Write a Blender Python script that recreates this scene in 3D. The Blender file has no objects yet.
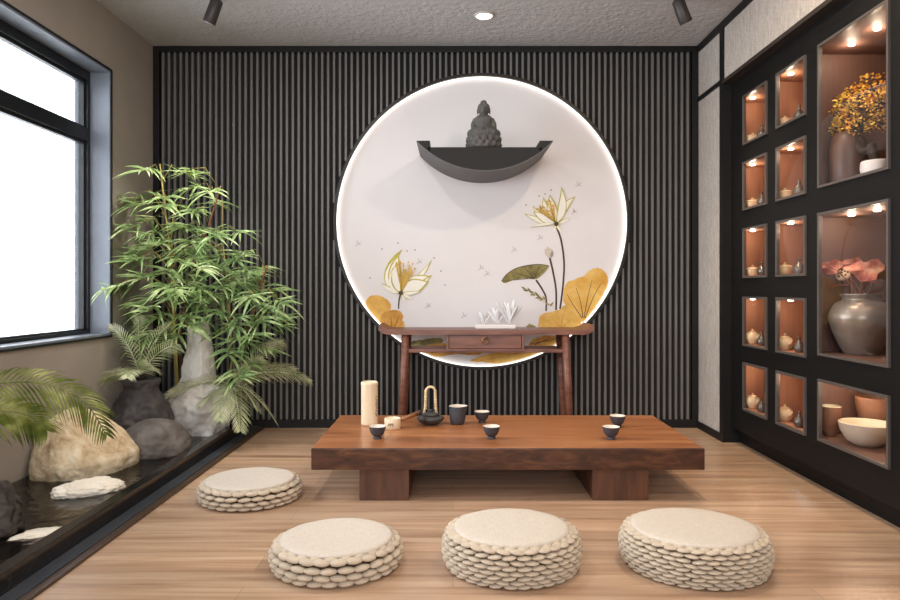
import bpy, bmesh, math, random
from mathutils import Vector, Matrix, noise
PI = math.pi
R = math.radians
scn = bpy.context.scene
COL = scn.collection

# ------------------------------------------------------------------ camera
HX, HY, FPX = 453.0, 289.0, 685.0
cam_d = bpy.data.cameras.new('camera')
cam = bpy.data.objects.new('camera', cam_d)
COL.objects.link(cam)
cam.location = (0, 0, 1.0)
cam.rotation_euler = (PI / 2, 0, 0)
cam_d.sensor_width = 36
cam_d.lens = FPX / 900 * 36
cam_d.shift_x = -(HX - 450) / 900
cam_d.shift_y = -(300 - HY) / 900
cam_d.clip_start = .02
scn.camera = cam

# ------------------------------------------------------------------ room numbers
YW = 4.964            # slatted wall
XL = -2.16            # window wall
XR = 1.768            # fabric wall
XB = 1.812            # dark cabinet panel
ZC = 2.75
YF = -1.6             # wall behind the camera
DX, DZ, DR = .2065, 1.4855, 1.044   # round panel
YD = YW - .006


def wallx(px): return (px - HX) / (FPX / YD)
def wallz(py): return 1 + (HY - py) / (FPX / YD)


# ------------------------------------------------------------------ materials
MATS = {}


def newmat(name):
    m = bpy.data.materials.new(name)
    m.use_nodes = True
    nt = m.node_tree
    b = nt.nodes['Principled BSDF']
    MATS[name] = m
    return m, nt, b


def S(v):  # sRGB 0-255 -> linear
    out = []
    for c in v:
        c = c / 255
        out.append(c / 12.92 if c <= .04045 else ((c + .055) / 1.055) ** 2.4)
    return (*out, 1)


def coords(nt, scale=(1, 1, 1), kind='Object'):
    tc = nt.nodes.new('ShaderNodeTexCoord')
    mp = nt.nodes.new('ShaderNodeMapping')
    mp.inputs['Scale'].default_value = scale
    nt.links.new(tc.outputs[kind], mp.inputs['Vector'])
    return mp.outputs['Vector']


def noise_tex(nt, vec, scale, detail=4, rough=.55, dist=0):
    n = nt.nodes.new('ShaderNodeTexNoise')
    n.inputs['Scale'].default_value = scale
    n.inputs['Detail'].default_value = detail
    n.inputs['Roughness'].default_value = rough
    n.inputs['Distortion'].default_value = dist
    nt.links.new(vec, n.inputs['Vector'])
    return n.outputs['Fac']


def ramp(nt, fac, stops):
    r = nt.nodes.new('ShaderNodeValToRGB')
    el = r.color_ramp.elements
    el[0].position, el[0].color = stops[0]
    el[1].position, el[1].color = stops[-1]
    for p, c in stops[1:-1]:
        e = el.new(p)
        e.color = c
    nt.links.new(fac, r.inputs['Fac'])
    return r.outputs['Color']


def bump(nt, b, height, strength=.3, dist=.01):
    n = nt.nodes.new('ShaderNodeBump')
    n.inputs['Strength'].default_value = strength
    n.inputs['Distance'].default_value = dist
    nt.links.new(height, n.inputs['Height'])
    nt.links.new(n.outputs['Normal'], b.inputs['Normal'])


def plain(name, rgb, rough=.5, metal=0, spec=.5, var=.12, nscale=12, bmp=0, bscale=60, stretch=(1, 1, 1), bdist=.004):
    m, nt, b = newmat(name)
    c = S(rgb)
    v = coords(nt, stretch)
    f = noise_tex(nt, v, nscale)
    lo = tuple(x * (1 - var) for x in c[:3]) + (1,)
    hi = tuple(min(1, x * (1 + var)) for x in c[:3]) + (1,)
    nt.links.new(ramp(nt, f, [(.3, lo), (.7, hi)]), b.inputs['Base Color'])
    b.inputs['Roughness'].default_value = rough
    b.inputs['Metallic'].default_value = metal
    b.inputs['Specular IOR Level'].default_value = spec
    if bmp:
        bump(nt, b, noise_tex(nt, v, bscale, 5), bmp, bdist)
    return m


def woodmat(name, dark, mid, light, stretch, nscale=3.0, rough=.4, spec=.5, planks=None, bmp=.08):
    m, nt, b = newmat(name)
    v = coords(nt, stretch)
    f1 = noise_tex(nt, v, nscale, 6, .6, .6)
    col = ramp(nt, f1, [(.3, S(dark)), (.5, S(mid)), (.72, S(light))])
    if planks:
        pv = coords(nt, (1, 1, 1))
        bt = nt.nodes.new('ShaderNodeTexBrick')
        bt.inputs['Scale'].default_value = 1
        bt.inputs['Brick Width'].default_value = planks[0]
        bt.inputs['Row Height'].default_value = planks[1]
        bt.inputs['Mortar Size'].default_value = .0012
        bt.inputs['Mortar Smooth'].default_value = .1
        bt.inputs['Color1'].default_value = (.88, .87, .86, 1)
        bt.inputs['Color2'].default_value = (1.08, 1.04, 1.0, 1)
        bt.inputs['Mortar'].default_value = (.6, .58, .55, 1)
        bt.offset = .37
        nt.links.new(pv, bt.inputs['Vector'])
        mx = nt.nodes.new('ShaderNodeMix')
        mx.data_type = 'RGBA'
        mx.blend_type = 'MULTIPLY'
        mx.inputs[0].default_value = 1
        nt.links.new(col, mx.inputs[6])
        nt.links.new(bt.outputs['Color'], mx.inputs[7])
        col = mx.outputs[2]
    nt.links.new(col, b.inputs['Base Color'])
    b.inputs['Roughness'].default_value = rough
    b.inputs['Specular IOR Level'].default_value = spec
    if bmp:
        bump(nt, b, f1, bmp, .004)
    return m


def emit(name, rgb, strength):
    m, nt, b = newmat(name)
    nt.nodes.remove(b)
    e = nt.nodes.new('ShaderNodeEmission')
    e.inputs['Color'].default_value = (*rgb, 1)
    e.inputs['Strength'].default_value = strength
    nt.links.new(e.outputs[0], nt.nodes['Material Output'].inputs['Surface'])
    return m


def glassmat(name, tint=(1, 1, 1), refl=.5):
    m, nt, b = newmat(name)
    nt.nodes.remove(b)
    t = nt.nodes.new('ShaderNodeBsdfTransparent')
    t.inputs['Color'].default_value = (*tint, 1)
    g = nt.nodes.new('ShaderNodeBsdfGlossy')
    g.inputs['Roughness'].default_value = .02
    fr = nt.nodes.new('ShaderNodeFresnel')
    fr.inputs['IOR'].default_value = 1.45
    mu = nt.nodes.new('ShaderNodeMath')
    mu.operation = 'MULTIPLY'
    mu.inputs[1].default_value = refl
    mx = nt.nodes.new('ShaderNodeMixShader')
    nt.links.new(fr.outputs[0], mu.inputs[0])
    nt.links.new(mu.outputs[0], mx.inputs[0])
    nt.links.new(t.outputs[0], mx.inputs[1])
    nt.links.new(g.outputs[0], mx.inputs[2])
    nt.links.new(mx.outputs[0], nt.nodes['Material Output'].inputs['Surface'])
    return m


def leafmat(name, dark, mid, light):
    m, nt, b = newmat(name)
    v = coords(nt)
    f = noise_tex(nt, v, 9, 3)
    c = ramp(nt, f, [(.3, S(dark)), (.5, S(mid)), (.68, S(light))])
    nt.links.new(c, b.inputs['Base Color'])
    b.inputs['Roughness'].default_value = .42
    tr = nt.nodes.new('ShaderNodeBsdfTranslucent')
    nt.links.new(c, tr.inputs['Color'])
    mx = nt.nodes.new('ShaderNodeMixShader')
    mx.inputs[0].default_value = .3
    nt.links.new(b.outputs[0], mx.inputs[1])
    nt.links.new(tr.outputs[0], mx.inputs[2])
    nt.links.new(mx.outputs[0], nt.nodes['Material Output'].inputs['Surface'])
    return m


def stonemat(name, cols, nscale=4, rough=.7, bmp=.5, bscale=25, spec=.4):
    m, nt, b = newmat(name)
    v = coords(nt)
    f = noise_tex(nt, v, nscale, 8, .65, .4)
    n = len(cols)
    nt.links.new(ramp(nt, f, [(.3 + .42 * i / (n - 1), S(c)) for i, c in enumerate(cols)]), b.inputs['Base Color'])
    b.inputs['Roughness'].default_value = rough
    b.inputs['Specular IOR Level'].default_value = spec
    bump(nt, b, noise_tex(nt, v, bscale, 8, .6), bmp, .01)
    return m


M_floor = woodmat('oak floor', (150, 118, 94), (186, 154, 128), (208, 180, 154), (.4, 7, 1), 2.6, .3, .5, planks=(1.9, .135), bmp=.03)
M_plaster = plain('greige plaster', (150, 140, 130), .85, var=.05, nscale=3, bmp=.12, bscale=60)
M_ceil = plain('textured grey ceiling', (186, 184, 184), .95, var=.06, nscale=45, bmp=1.0, bscale=26, bdist=.014)
M_slat = plain('charcoal slat', (104, 101, 99), .5, var=.12, nscale=5, stretch=(8, 8, .6))
M_black = plain('black lacquer', (22, 20, 20), .5, spec=.3, var=.15)
M_gap = plain('dark backing', (20, 18, 18), .8, var=.1)
M_hoop = plain('dark bronze', (44, 40, 38), .4, .5)
M_disc = plain('white silk panel', (224, 219, 220), .6, var=.012, nscale=4)
M_led = emit('led strip', (1, .95, .86), 2.6)
M_lamp = emit('lamp face', (1, .92, .8), 14)
M_fabric = None
m, nt, b = newmat('grasscloth')
v = coords(nt, (1, 1, 1))
wv = noise_tex(nt, coords(nt, (30, 30, 260)), 1, 3)
wv2 = noise_tex(nt, coords(nt, (200, 200, 12)), 1, 3)
mx = nt.nodes.new('ShaderNodeMath'); mx.operation = 'ADD'
nt.links.new(wv, mx.inputs[0]); nt.links.new(wv2, mx.inputs[1])
hf = nt.nodes.new('ShaderNodeMath'); hf.operation = 'MULTIPLY'; hf.inputs[1].default_value = .5
nt.links.new(mx.outputs[0], hf.inputs[0])
nt.links.new(ramp(nt, hf.outputs[0], [(.36, S((150, 140, 132))), (.64, S((205, 197, 190)))]), b.inputs['Base Color'])
b.inputs['Roughness'].default_value = .9
bump(nt, b, hf.outputs[0], .3, .002)
M_fabric = m
M_panel = plain('black stained oak panel', (15, 14, 14), .55, spec=.22, var=.35, nscale=6, bmp=.25, bscale=8, stretch=(6, 1, 12))
M_frame = plain('taupe metal frame', (96, 88, 84), .42, .3, var=.06)
M_inner = plain('terracotta lining', (176, 122, 92), .7, var=.05, nscale=4)
M_inner2 = plain('red brown lining', (112, 78, 66), .6, var=.06, nscale=4)
M_glass = glassmat('clear glass', (.97, .97, .97), .07)
M_winglass = glassmat('window glass', (.98, .99, 1), .8)
M_winframe = plain('black window metal', (26, 28, 31), .35, .2)
M_reveal = plain('blue grey reveal', (118, 124, 136), .35, var=.05)
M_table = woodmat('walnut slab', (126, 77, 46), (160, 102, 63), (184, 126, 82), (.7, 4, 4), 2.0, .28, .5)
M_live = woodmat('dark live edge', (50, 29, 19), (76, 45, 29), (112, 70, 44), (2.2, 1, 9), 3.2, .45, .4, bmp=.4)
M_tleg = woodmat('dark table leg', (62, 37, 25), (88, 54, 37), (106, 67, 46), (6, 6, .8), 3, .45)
M_cons = woodmat('red walnut console', (88, 52, 42), (118, 76, 62), (140, 94, 78), (1, 8, 8), 3, .4)
M_brass = plain('aged brass', (150, 110, 70), .35, .9)
M_rope = plain('cream rope', (192, 176, 156), .85, var=.1, nscale=30, bmp=.25, bscale=140)
M_ropeshade = plain('brown rope gap shade', (78, 62, 48), .9)  # dark brown paints the shade in the gaps between ropes
m, nt, b = newmat('linen pad')
v = coords(nt)
f = noise_tex(nt, coords(nt, (160, 30, 1)), 1, 2)
f2 = noise_tex(nt, coords(nt, (30, 160, 1)), 1, 2)
ad = nt.nodes.new('ShaderNodeMath'); ad.operation = 'ADD'
nt.links.new(f, ad.inputs[0]); nt.links.new(f2, ad.inputs[1])
hf = nt.nodes.new('ShaderNodeMath'); hf.operation = 'MULTIPLY'; hf.inputs[1].default_value = .5
nt.links.new(ad.outputs[0], hf.inputs[0])
nt.links.new(ramp(nt, hf.outputs[0], [(.3, S((192, 180, 167))), (.7, S((208, 197, 184)))]), b.inputs['Base Color'])
b.inputs['Roughness'].default_value = .95
bump(nt, b, hf.outputs[0], .15, .002)
M_pad = m
M_marble = None
m, nt, b = newmat('black marble')
v = coords(nt, (1, 1, 1))
f = noise_tex(nt, v, 5, 8, .6, 1.8)
nt.links.new(ramp(nt, f, [(0, S((13, 13, 15))), (.496, S((14, 14, 16))), (.5, S((70, 66, 62))), (.504, S((14, 14, 16))), (1, S((18, 18, 20)))]), b.inputs['Base Color'])
b.inputs['Roughness'].default_value = .12
M_marble = m
M_edge = plain('brown edge strip', (70, 52, 40), .4)
M_bed = plain('dark pond bed', (40, 32, 27), .7, var=.4, nscale=9)
m, nt, b = newmat('still water')
nt.nodes.remove(b)
v = coords(nt)
wn = noise_tex(nt, coords(nt, (1, 1, 1)), 9, 3, .5, .8)
bp = nt.nodes.new('ShaderNodeBump')
bp.inputs['Strength'].default_value = .35
bp.inputs['Distance'].default_value = .02
nt.links.new(wn, bp.inputs['Height'])
t = nt.nodes.new('ShaderNodeBsdfTransparent'); t.inputs['Color'].default_value = (.42, .36, .31, 1)
g = nt.nodes.new('ShaderNodeBsdfGlossy'); g.inputs['Roughness'].default_value = .03
fr = nt.nodes.new('ShaderNodeFresnel'); fr.inputs['IOR'].default_value = 1.45
nt.links.new(bp.outputs[0], g.inputs['Normal']); nt.links.new(bp.outputs[0], fr.inputs['Normal'])
mxs = nt.nodes.new('ShaderNodeMixShader')
nt.links.new(fr.outputs[0], mxs.inputs[0]); nt.links.new(t.outputs[0], mxs.inputs[1]); nt.links.new(g.outputs[0], mxs.inputs[2])
nt.links.new(mxs.outputs[0], nt.nodes['Material Output'].inputs['Surface'])
M_water = m
M_tan = stonemat('tan sandstone', [(154, 128, 94), (196, 172, 138), (218, 200, 170), (234, 222, 200)], 9, .85, .7, 40)
M_grey = stonemat('grey boulder', [(66, 60, 57), (96, 88, 84), (126, 116, 110)], 5, .55, .3, 30)
M_darkst = stonemat('dark slate', [(46, 44, 45), (72, 68, 68), (98, 92, 90)], 4, .6, .5, 12)
M_whitest = stonemat('white quartz', [(176, 166, 156), (214, 208, 202), (236, 232, 228)], 4, .6, .4, 10)
M_pale = stonemat('pale pebble', [(224, 208, 188), (238, 228, 212), (246, 240, 230)], 4, .5, .2, 10)
M_brownst = stonemat('brown black stone', [(36, 30, 28), (62, 54, 50), (96, 86, 80)], 4, .5, .5, 10)
M_leaf = leafmat('bamboo leaf', (92, 118, 66), (154, 178, 114), (216, 226, 174))
M_leaf2 = leafmat('fresh bamboo leaf', (82, 112, 64), (142, 170, 110), (206, 220, 164))
M_fern = leafmat('silvery fern', (134, 148, 104), (196, 202, 158), (230, 230, 202))
M_cyc = leafmat('cycad green', (52, 64, 26), (112, 122, 54), (186, 188, 116))
M_cane = plain('olive cane', (164, 146, 78), .45, var=.3, nscale=20)
M_cane2 = plain('ruddy cane', (120, 66, 46), .45, var=.3, nscale=20)
M_statue = plain('dark stone carving', (80, 78, 77), .7, var=.2, nscale=40, bmp=.4, bscale=120)
M_shelf = plain('black shelf front', (26, 24, 24), .6, spec=.3, var=.15, nscale=8)
M_shelf2 = plain('grey shelf shell', (84, 81, 82), .55, var=.06)
M_crystal = None
m, nt, b = newmat('frosted crystal')
b.inputs['Base Color'].default_value = (.96, .96, .98, 1)
b.inputs['Roughness'].default_value = .25
b.inputs['Transmission Weight'].default_value = .25
b.inputs['IOR'].default_value = 1.3
M_crystal = m
M_whitebase = plain('white base', (232, 224, 222), .4, var=.02)
M_bamboo = plain('pale bamboo', (226, 206, 176), .5, var=.08, nscale=10, stretch=(6, 6, .5))
M_ink = plain('black ink', (34, 30, 28), .6)
M_clay = plain('charcoal clay', (62, 62, 68), .55, var=.12, nscale=30)
M_iron = plain('black iron', (66, 66, 66), .5, .2, var=.15, nscale=30)
M_glaze = plain('white glaze', (226, 214, 200), .25, var=.02)
M_woodh = plain('dark wood handle', (70, 42, 28), .45)
M_woodm = plain('brown wood handle', (140, 92, 56), .45)
M_rattan = plain('rattan', (212, 190, 148), .6, var=.25, nscale=40)
M_cream = plain('cream ceramic', (222, 190, 150), .35, var=.05)
M_silver = plain('grey glazed bottle', (120, 112, 106), .25, .5)
M_urn = plain('pewter urn', (152, 140, 130), .36, .6, var=.1, nscale=6)
M_bowl = plain('stone glaze bowl', (190, 172, 154), .4, var=.08)
M_bowlin = plain('pale bowl inside', (228, 214, 184), .4, var=.04)
M_bowlbr = plain('brown bowl', (140, 96, 72), .5)
M_bark = plain('dark bark', (48, 34, 26), .8, var=.4, nscale=30, bmp=.6)
m, nt, b = newmat('golden leaves')
nt.links.new(ramp(nt, noise_tex(nt, coords(nt), 14, 3), [(.3, S((206, 120, 34))), (.5, S((244, 186, 58))), (.7, S((254, 222, 110)))]), b.inputs['Base Color'])
b.inputs['Roughness'].default_value = .6
M_gold = m
m, nt, b = newmat('dried pink petal')
nt.links.new(ramp(nt, noise_tex(nt, coords(nt), 16, 4), [(.35, S((150, 50, 40))), (.52, S((214, 128, 104))), (.7, S((240, 196, 170)))]), b.inputs['Base Color'])
b.inputs['Roughness'].default_value = .7
M_petal = m
M_seed = plain('pale seed pod', (220, 190, 160), .7, var=.25, nscale=60)
M_spot = plain('dark grey lamp body', (58, 54, 53), .45, .3)
M_trimring = plain('white lamp ring', (200, 196, 190), .4)
# inks of the round mural
P_gold = stonemat('gold leaf ink', [(200, 142, 50), (220, 172, 84), (234, 198, 120)], 7, .55, 0.0, 10)
P_gold2 = stonemat('deep gold ink', [(160, 104, 36), (204, 146, 60), (224, 182, 100)], 9, .55, 0.0, 10)
P_pale = plain('pale petal ink', (238, 234, 222), .6, var=.03)
P_lime = plain('yellow green ink', (186, 172, 72), .6, var=.2, nscale=20)
P_stamen = plain('stamen ink', (206, 164, 66), .6, var=.25, nscale=60)
P_olive = stonemat('olive leaf ink', [(84, 74, 32), (132, 120, 66), (168, 156, 100)], 12, .6, 0.0, 10)
P_stem = plain('brown stem ink', (70, 50, 38), .6)
P_grey = plain('grey insect ink', (150, 142, 140), .6)
P_bud = plain('bud ink', (206, 192, 176), .6)
P_faint = plain('faint print', (206, 200, 204), .6)


# ------------------------------------------------------------------ mesh builder
class MB:
    def __init__(s):
        s.v, s.f, s.m, s.sm = [], [], [], []

    def add(s, vs, fs, mat=0, smooth=True):
        o = len(s.v)
        s.v += [Vector(v) for v in vs]
        for f in fs:
            s.f.append([i + o for i in f]); s.m.append(mat); s.sm.append(smooth)
        return s

    def box(s, lo, hi, bev=0, mat=0, mtx=None):
        lo, hi = Vector(lo), Vector(hi)
        bm = bmesh.new()
        bmesh.ops.create_cube(bm, size=1)
        c, d = (lo + hi) / 2, hi - lo
        for v in bm.verts:
            v.co = Vector((v.co.x * d.x, v.co.y * d.y, v.co.z * d.z)) + c
        if bev:
            bmesh.ops.bevel(bm, geom=bm.edges[:], offset=bev, segments=2, affect='EDGES', profile=.7)
        if mtx:
            bm.transform(mtx)
        bm.verts.index_update()
        s.add([v.co.copy() for v in bm.verts], [[v.index for v in f.verts] for f in bm.faces], mat, False)
        bm.free()
        return s

    def lathe(s, prof, c=(0, 0, 0), n=32, mat=0, caps=True, sx=1, sy=1):
        c = Vector(c)
        vs, fs = [], []
        for r, z in prof:
            for k in range(n):
                a = 2 * PI * k / n
                vs.append(c + Vector((r * math.cos(a) * sx, r * math.sin(a) * sy, z)))
        for i in range(len(prof) - 1):
            for k in range(n):
                k2 = (k + 1) % n
                fs.append([i * n + k, i * n + k2, (i + 1) * n + k2, (i + 1) * n + k])
        if caps:
            if prof[0][0] > 1e-5: fs.append(list(range(n))[::-1])
            if prof[-1][0] > 1e-5: fs.append([(len(prof) - 1) * n + k for k in range(n)])
        return s.add(vs, fs, mat, True)

    def tube(s, pts, rad, n=8, mat=0, closed=False):
        pts = [Vector(p) for p in pts]
        rs = rad if isinstance(rad, (list, tuple)) else [rad] * len(pts)
        vs, fs = [], []
        L = len(pts)
        prev = None
        for i, p in enumerate(pts):
            if closed:
                t = (pts[(i + 1) % L] - pts[i - 1]).normalized()
            else:
                t = (pts[min(i + 1, L - 1)] - pts[max(i - 1, 0)])
                t = t.normalized() if t.length > 1e-9 else Vector((0, 0, 1))
            if prev is None:
                u = t.orthogonal().normalized()
            else:
                u = (prev - t * prev.dot(t))
                u = u.normalized() if u.length > 1e-6 else t.orthogonal().normalized()
            prev = u
            w = t.cross(u)
            for k in range(n):
                a = 2 * PI * k / n
                vs.append(p + (u * math.cos(a) + w * math.sin(a)) * rs[i])
        for i in range(L if closed else L - 1):
            j = (i + 1) % L
            for k in range(n):
                k2 = (k + 1) % n
                fs.append([i * n + k, i * n + k2, j * n + k2, j * n + k])
        if not closed:
            fs.append(list(range(n))[::-1]); fs.append([(L - 1) * n + k for k in range(n)])
        return s.add(vs, fs, mat, True)

    def ell(s, c, r, n=10, m=7, mat=0, mtx=None):
        c = Vector(c)
        vs = [Vector((0, 0, -r[2]))]
        for i in range(1, m):
            ph = -PI / 2 + PI * i / m
            for k in range(n):
                a = 2 * PI * k / n
                vs.append(Vector((r[0] * math.cos(ph) * math.cos(a), r[1] * math.cos(ph) * math.sin(a), r[2] * math.sin(ph))))
        vs.append(Vector((0, 0, r[2])))
        fs = []
        for k in range(n):
            fs.append([0, 1 + (k + 1) % n, 1 + k])
        for i in range(m - 2):
            for k in range(n):
                a, b_ = 1 + i * n + k, 1 + i * n + (k + 1) % n
                fs.append([a, b_, b_ + n, a + n])
        top = len(vs) - 1
        for k in range(n):
            fs.append([1 + (m - 2) * n + k, 1 + (m - 2) * n + (k + 1) % n, top])
        vs = [((mtx @ v) if mtx else v) + c for v in vs]
        return s.add(vs, fs, mat, True)

    def prism(s, poly, axis, a, b, mat=0):
        # poly: 2-D points in the plane across the axis ('x': y,z  'y': x,z  'z': x,y)
        def p3(p, t):
            return {'x': (t, p[0], p[1]), 'y': (p[0], t, p[1]), 'z': (p[0], p[1], t)}[axis]
        n = len(poly)
        vs = [p3(p, a) for p in poly] + [p3(p, b) for p in poly]
        fs = [list(range(n)), list(range(n, 2 * n))[::-1]] + [[i, i + n, (i + 1) % n + n, (i + 1) % n] for i in range(n)]
        return s.add(vs, fs, mat, False)

    def leaf(s, base, d, up, L, W, droop=.3, mat=0, n=5, fold=.25):
        base, d, up = Vector(base), Vector(d).normalized(), Vector(up)
        side = d.cross(up)
        side = side.normalized() if side.length > 1e-4 else d.orthogonal().normalized()
        nrm = side.cross(d).normalized()
        vs, fs = [], []
        for i in range(n):
            t = i / (n - 1)
            w = W * .5 * (math.sin(PI * min(1, .06 + t * .94) ** .75))
            if i == n - 1: w = W * .01
            p = base + d * (L * t) + Vector((0, 0, -1)) * (droop * L * t * t)
            vs += [p + side * w + nrm * w * fold, p, p - side * w + nrm * w * fold]
        for i in range(n - 1):
            o = i * 3
            fs += [[o, o + 1, o + 4, o + 3], [o + 1, o + 2, o + 5, o + 4]]
        return s.add(vs, fs, mat, True)

    def build(s, name, mats, parent=None, loc=None, label=None):
        """vertices are in world metres; the mesh is stored relative to its thing's base"""
        if not isinstance(mats, (list, tuple)): mats = [mats]
        off = Vector(loc) if loc is not None else (root_loc(parent) if parent else Vector((0, 0, 0)))
        me = bpy.data.meshes.new(name)
        me.from_pydata([v - off for v in s.v], [], s.f)
        for m_ in mats: me.materials.append(m_)
        me.polygons.foreach_set('material_index', s.m)
        me.polygons.foreach_set('use_smooth', s.sm)
        bm = bmesh.new(); bm.from_mesh(me)
        if len(bm.faces) < 60000:
            pass
        bm.to_mesh(me); bm.free()
        me.update()
        o = bpy.data.objects.new(name, me)
        COL.objects.link(o)
        if parent: o.parent = parent
        elif loc is not None: o.location = loc
        if label: o['label'] = label
        return o


def root_loc(o):
    v = Vector((0, 0, 0))
    while o:
        v += o.location
        o = o.parent
    return v


def tag(o, label, cat, group=None, kind=None):
    o['label'] = label; o['category'] = cat
    if group: o['group'] = group
    if kind: o['kind'] = kind
    return o


def thing(name, loc, label, cat, group=None):
    o = bpy.data.objects.new(name, None)
    o.empty_display_size = .05
    COL.objects.link(o)
    o.location = loc
    return tag(o, label, cat, group)


def dup(root, loc, label, rz=None):
    r = root.copy(); COL.objects.link(r); r.location = loc; r['label'] = label
    if rz is not None: r.rotation_euler = (0, 0, rz)
    for ch in root.children:
        c = ch.copy(); COL.objects.link(c); c.parent = r
        for g_ in ch.children:
            d = g_.copy(); COL.objects.link(d); d.parent = c
    return r


def struct(o):
    o['kind'] = 'structure'
    return o


def remesh(o, size, smooth=4):
    md = o.modifiers.new('union', 'REMESH'); md.mode = 'VOXEL'; md.voxel_size = size; md.use_smooth_shade = True
    if smooth:
        sm = o.modifiers.new('soft', 'SMOOTH'); sm.iterations = smooth; sm.factor = .5
    return o


def interp_profile(prof, n):
    """smooth resample of an (r, z) profile"""
    P = [Vector((p[0], p[1], 0)) for p in prof]
    out = []
    for i in range(len(P) - 1):
        p0, p1, p2, p3 = P[max(i - 1, 0)], P[i], P[i + 1], P[min(i + 2, len(P) - 1)]
        for k in range(n):
            t = k / n
            q = .5 * ((2 * p1) + (p2 - p0) * t + (2 * p0 - 5 * p1 + 4 * p2 - p3) * t * t + (3 * p1 - p0 - 3 * p2 + p3) * t ** 3)
            out.append((max(q.x, 0), q.y))
    out.append((P[-1].x, P[-1].y))
    return out


# ================================================================== THE ROOM
struct(MB().box((-1.367, YF, -.06), (2.3, YW + .1, 0)).build('floor', M_floor))
struct(MB().box((XL - .2, YF - .2, ZC), (2.45, YW + .15, ZC + .12)).build('ceiling', M_ceil))

# window wall with its opening
WY0, WY1, WZ0, WZ1 = 1.75, 4.31, .71, 2.37
XO = XL - .22
w = MB()
w.box((XO, YF, -.06), (XL, YW + .1, WZ0)); w.box((XO, YF, WZ1), (XL, YW + .1, ZC))
w.box((XO, YF, WZ0), (XL, WY0, WZ1)); w.box((XO, WY1, WZ0), (XL, YW + .1, WZ1))
struct(w.build('wall_left', M_plaster))
# lining of the opening (metal) + thin dark edge round it
w = MB()
t_ = .012
w.box((XO + .01, WY0, WZ0), (XL + .006, WY1, WZ0 + t_)); w.box((XO + .01, WY0, WZ1 - t_), (XL + .006, WY1, WZ1))
w.box((XO + .01, WY1 - t_, WZ0 + t_), (XL + .006, WY1, WZ1 - t_)); w.box((XO + .01, WY0, WZ0 + t_), (XL + .006, WY0 + t_, WZ1 - t_))
win = struct(w.build('window_1', M_reveal))
fr = MB()
e = .012
fr.box((XL - .004, WY0 - e, WZ0 - e), (XL + .012, WY1 + e, WZ0)); fr.box((XL - .004, WY0 - e, WZ1), (XL + .012, WY1 + e, WZ1 + e))
fr.box((XL - .004, WY1, WZ0), (XL + .012, WY1 + e, WZ1)); fr.box((XL - .004, WY0 - e, WZ0), (XL + .012, WY0, WZ1))
struct(fr.build('window_casing', M_winframe, win))
fx0, fx1 = XL - .175, XL - .115
ib = .012
fr = MB()
a0, a1, c0, c1 = WY0 + ib, WY1 - ib, WZ0 + ib, WZ1 - ib
TR = 1.96
fr.box((fx0, a0, c0), (fx1, a1, c0 + .02), .004); fr.box((fx0, a0, c1 - .06), (fx1, a1, c1), .004)
fr.box((fx0, a1 - .03, c0 + .02), (fx1, a1, c1 - .06), .004); fr.box((fx0, a0, c0 + .02), (fx1, a0 + .03, c1 - .06), .004)
fr.box((fx0, a0 + .03, TR - .04), (fx1, a1 - .03, TR + .04), .004)
struct(fr.build('window_frame', M_winframe, win))
sash = MB()
for z0, z1 in ((c0 + .02, TR - .04), (TR + .04, c1 - .06)):
    sash.box((fx0 + .016, a1 - .05, z0), (fx1 - .016, a1 - .03, z1)); sash.box((fx0 + .016, a0 + .03, z0), (fx1 - .016, a0 + .05, z1))
    sash.box((fx0 + .016, a0 + .05, z1 - .02), (fx1 - .016, a1 - .05, z1)); sash.box((fx0 + .016, a0 + .05, z0), (fx1 - .016, a1 - .05, z0 + .012))
struct(sash.build('window_sash', M_winframe, win))
struct(MB().box((fx0 + .025, a0 + .04, c0 + .02), (fx0 + .031, a1 - .04, TR)).build('lower_pane', M_winglass, win))
struct(MB().box((fx0 + .025, a0 + .04, TR), (fx0 + .031, a1 - .04, c1 - .05)).build('upper_pane', M_winglass, win))

# slatted back wall
wb = struct(MB().box((XL - .2, YW, -.06), (2.45, YW + .15, ZC)).build('wall_back', M_gap))
sl = MB()
pitch, sw, sd = .0425, .0165, .03
x = XL + .062
zb, zt = .06, ZC - .045
while x + sw < XR - .045:
    xm = x + sw / 2
    dx = max(abs(x - DX), abs(xm - DX), abs(x + sw - DX)) if False else min(abs(x - DX), abs(x + sw - DX))
    if x < DX < x + sw: dx = 0
    rr = DR + .02
    if dx >= rr:
        sl.box((x, YW - sd, zb), (x + sw, YW, zt), .002)
    else:
        h = math.sqrt(rr * rr - dx * dx)
        sl.box((x, YW - sd, zb), (x + sw, YW, DZ - h), .003)
        sl.box((x, YW - sd, DZ + h), (x + sw, YW, zt), .003)
    x += pitch
struct(sl.build('slat_cladding', M_slat, wb))
struct(MB().box((XL, YW - .035, 0), (XR, YW, .06), .003).build('baseboard_back', M_black))
struct(MB().box((XL, YW - .035, ZC - .045), (XR, YW, ZC), .003).build('trim_1', M_black))
struct(MB().box((XL, YW - .035, .06), (XL + .045, YW, ZC - .045), .003).build('trim_2', M_black))
struct(MB().box((XR - .045, YW - .035, .06), (XR, YW, ZC - .045), .003).build('trim_3', M_black))

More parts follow.
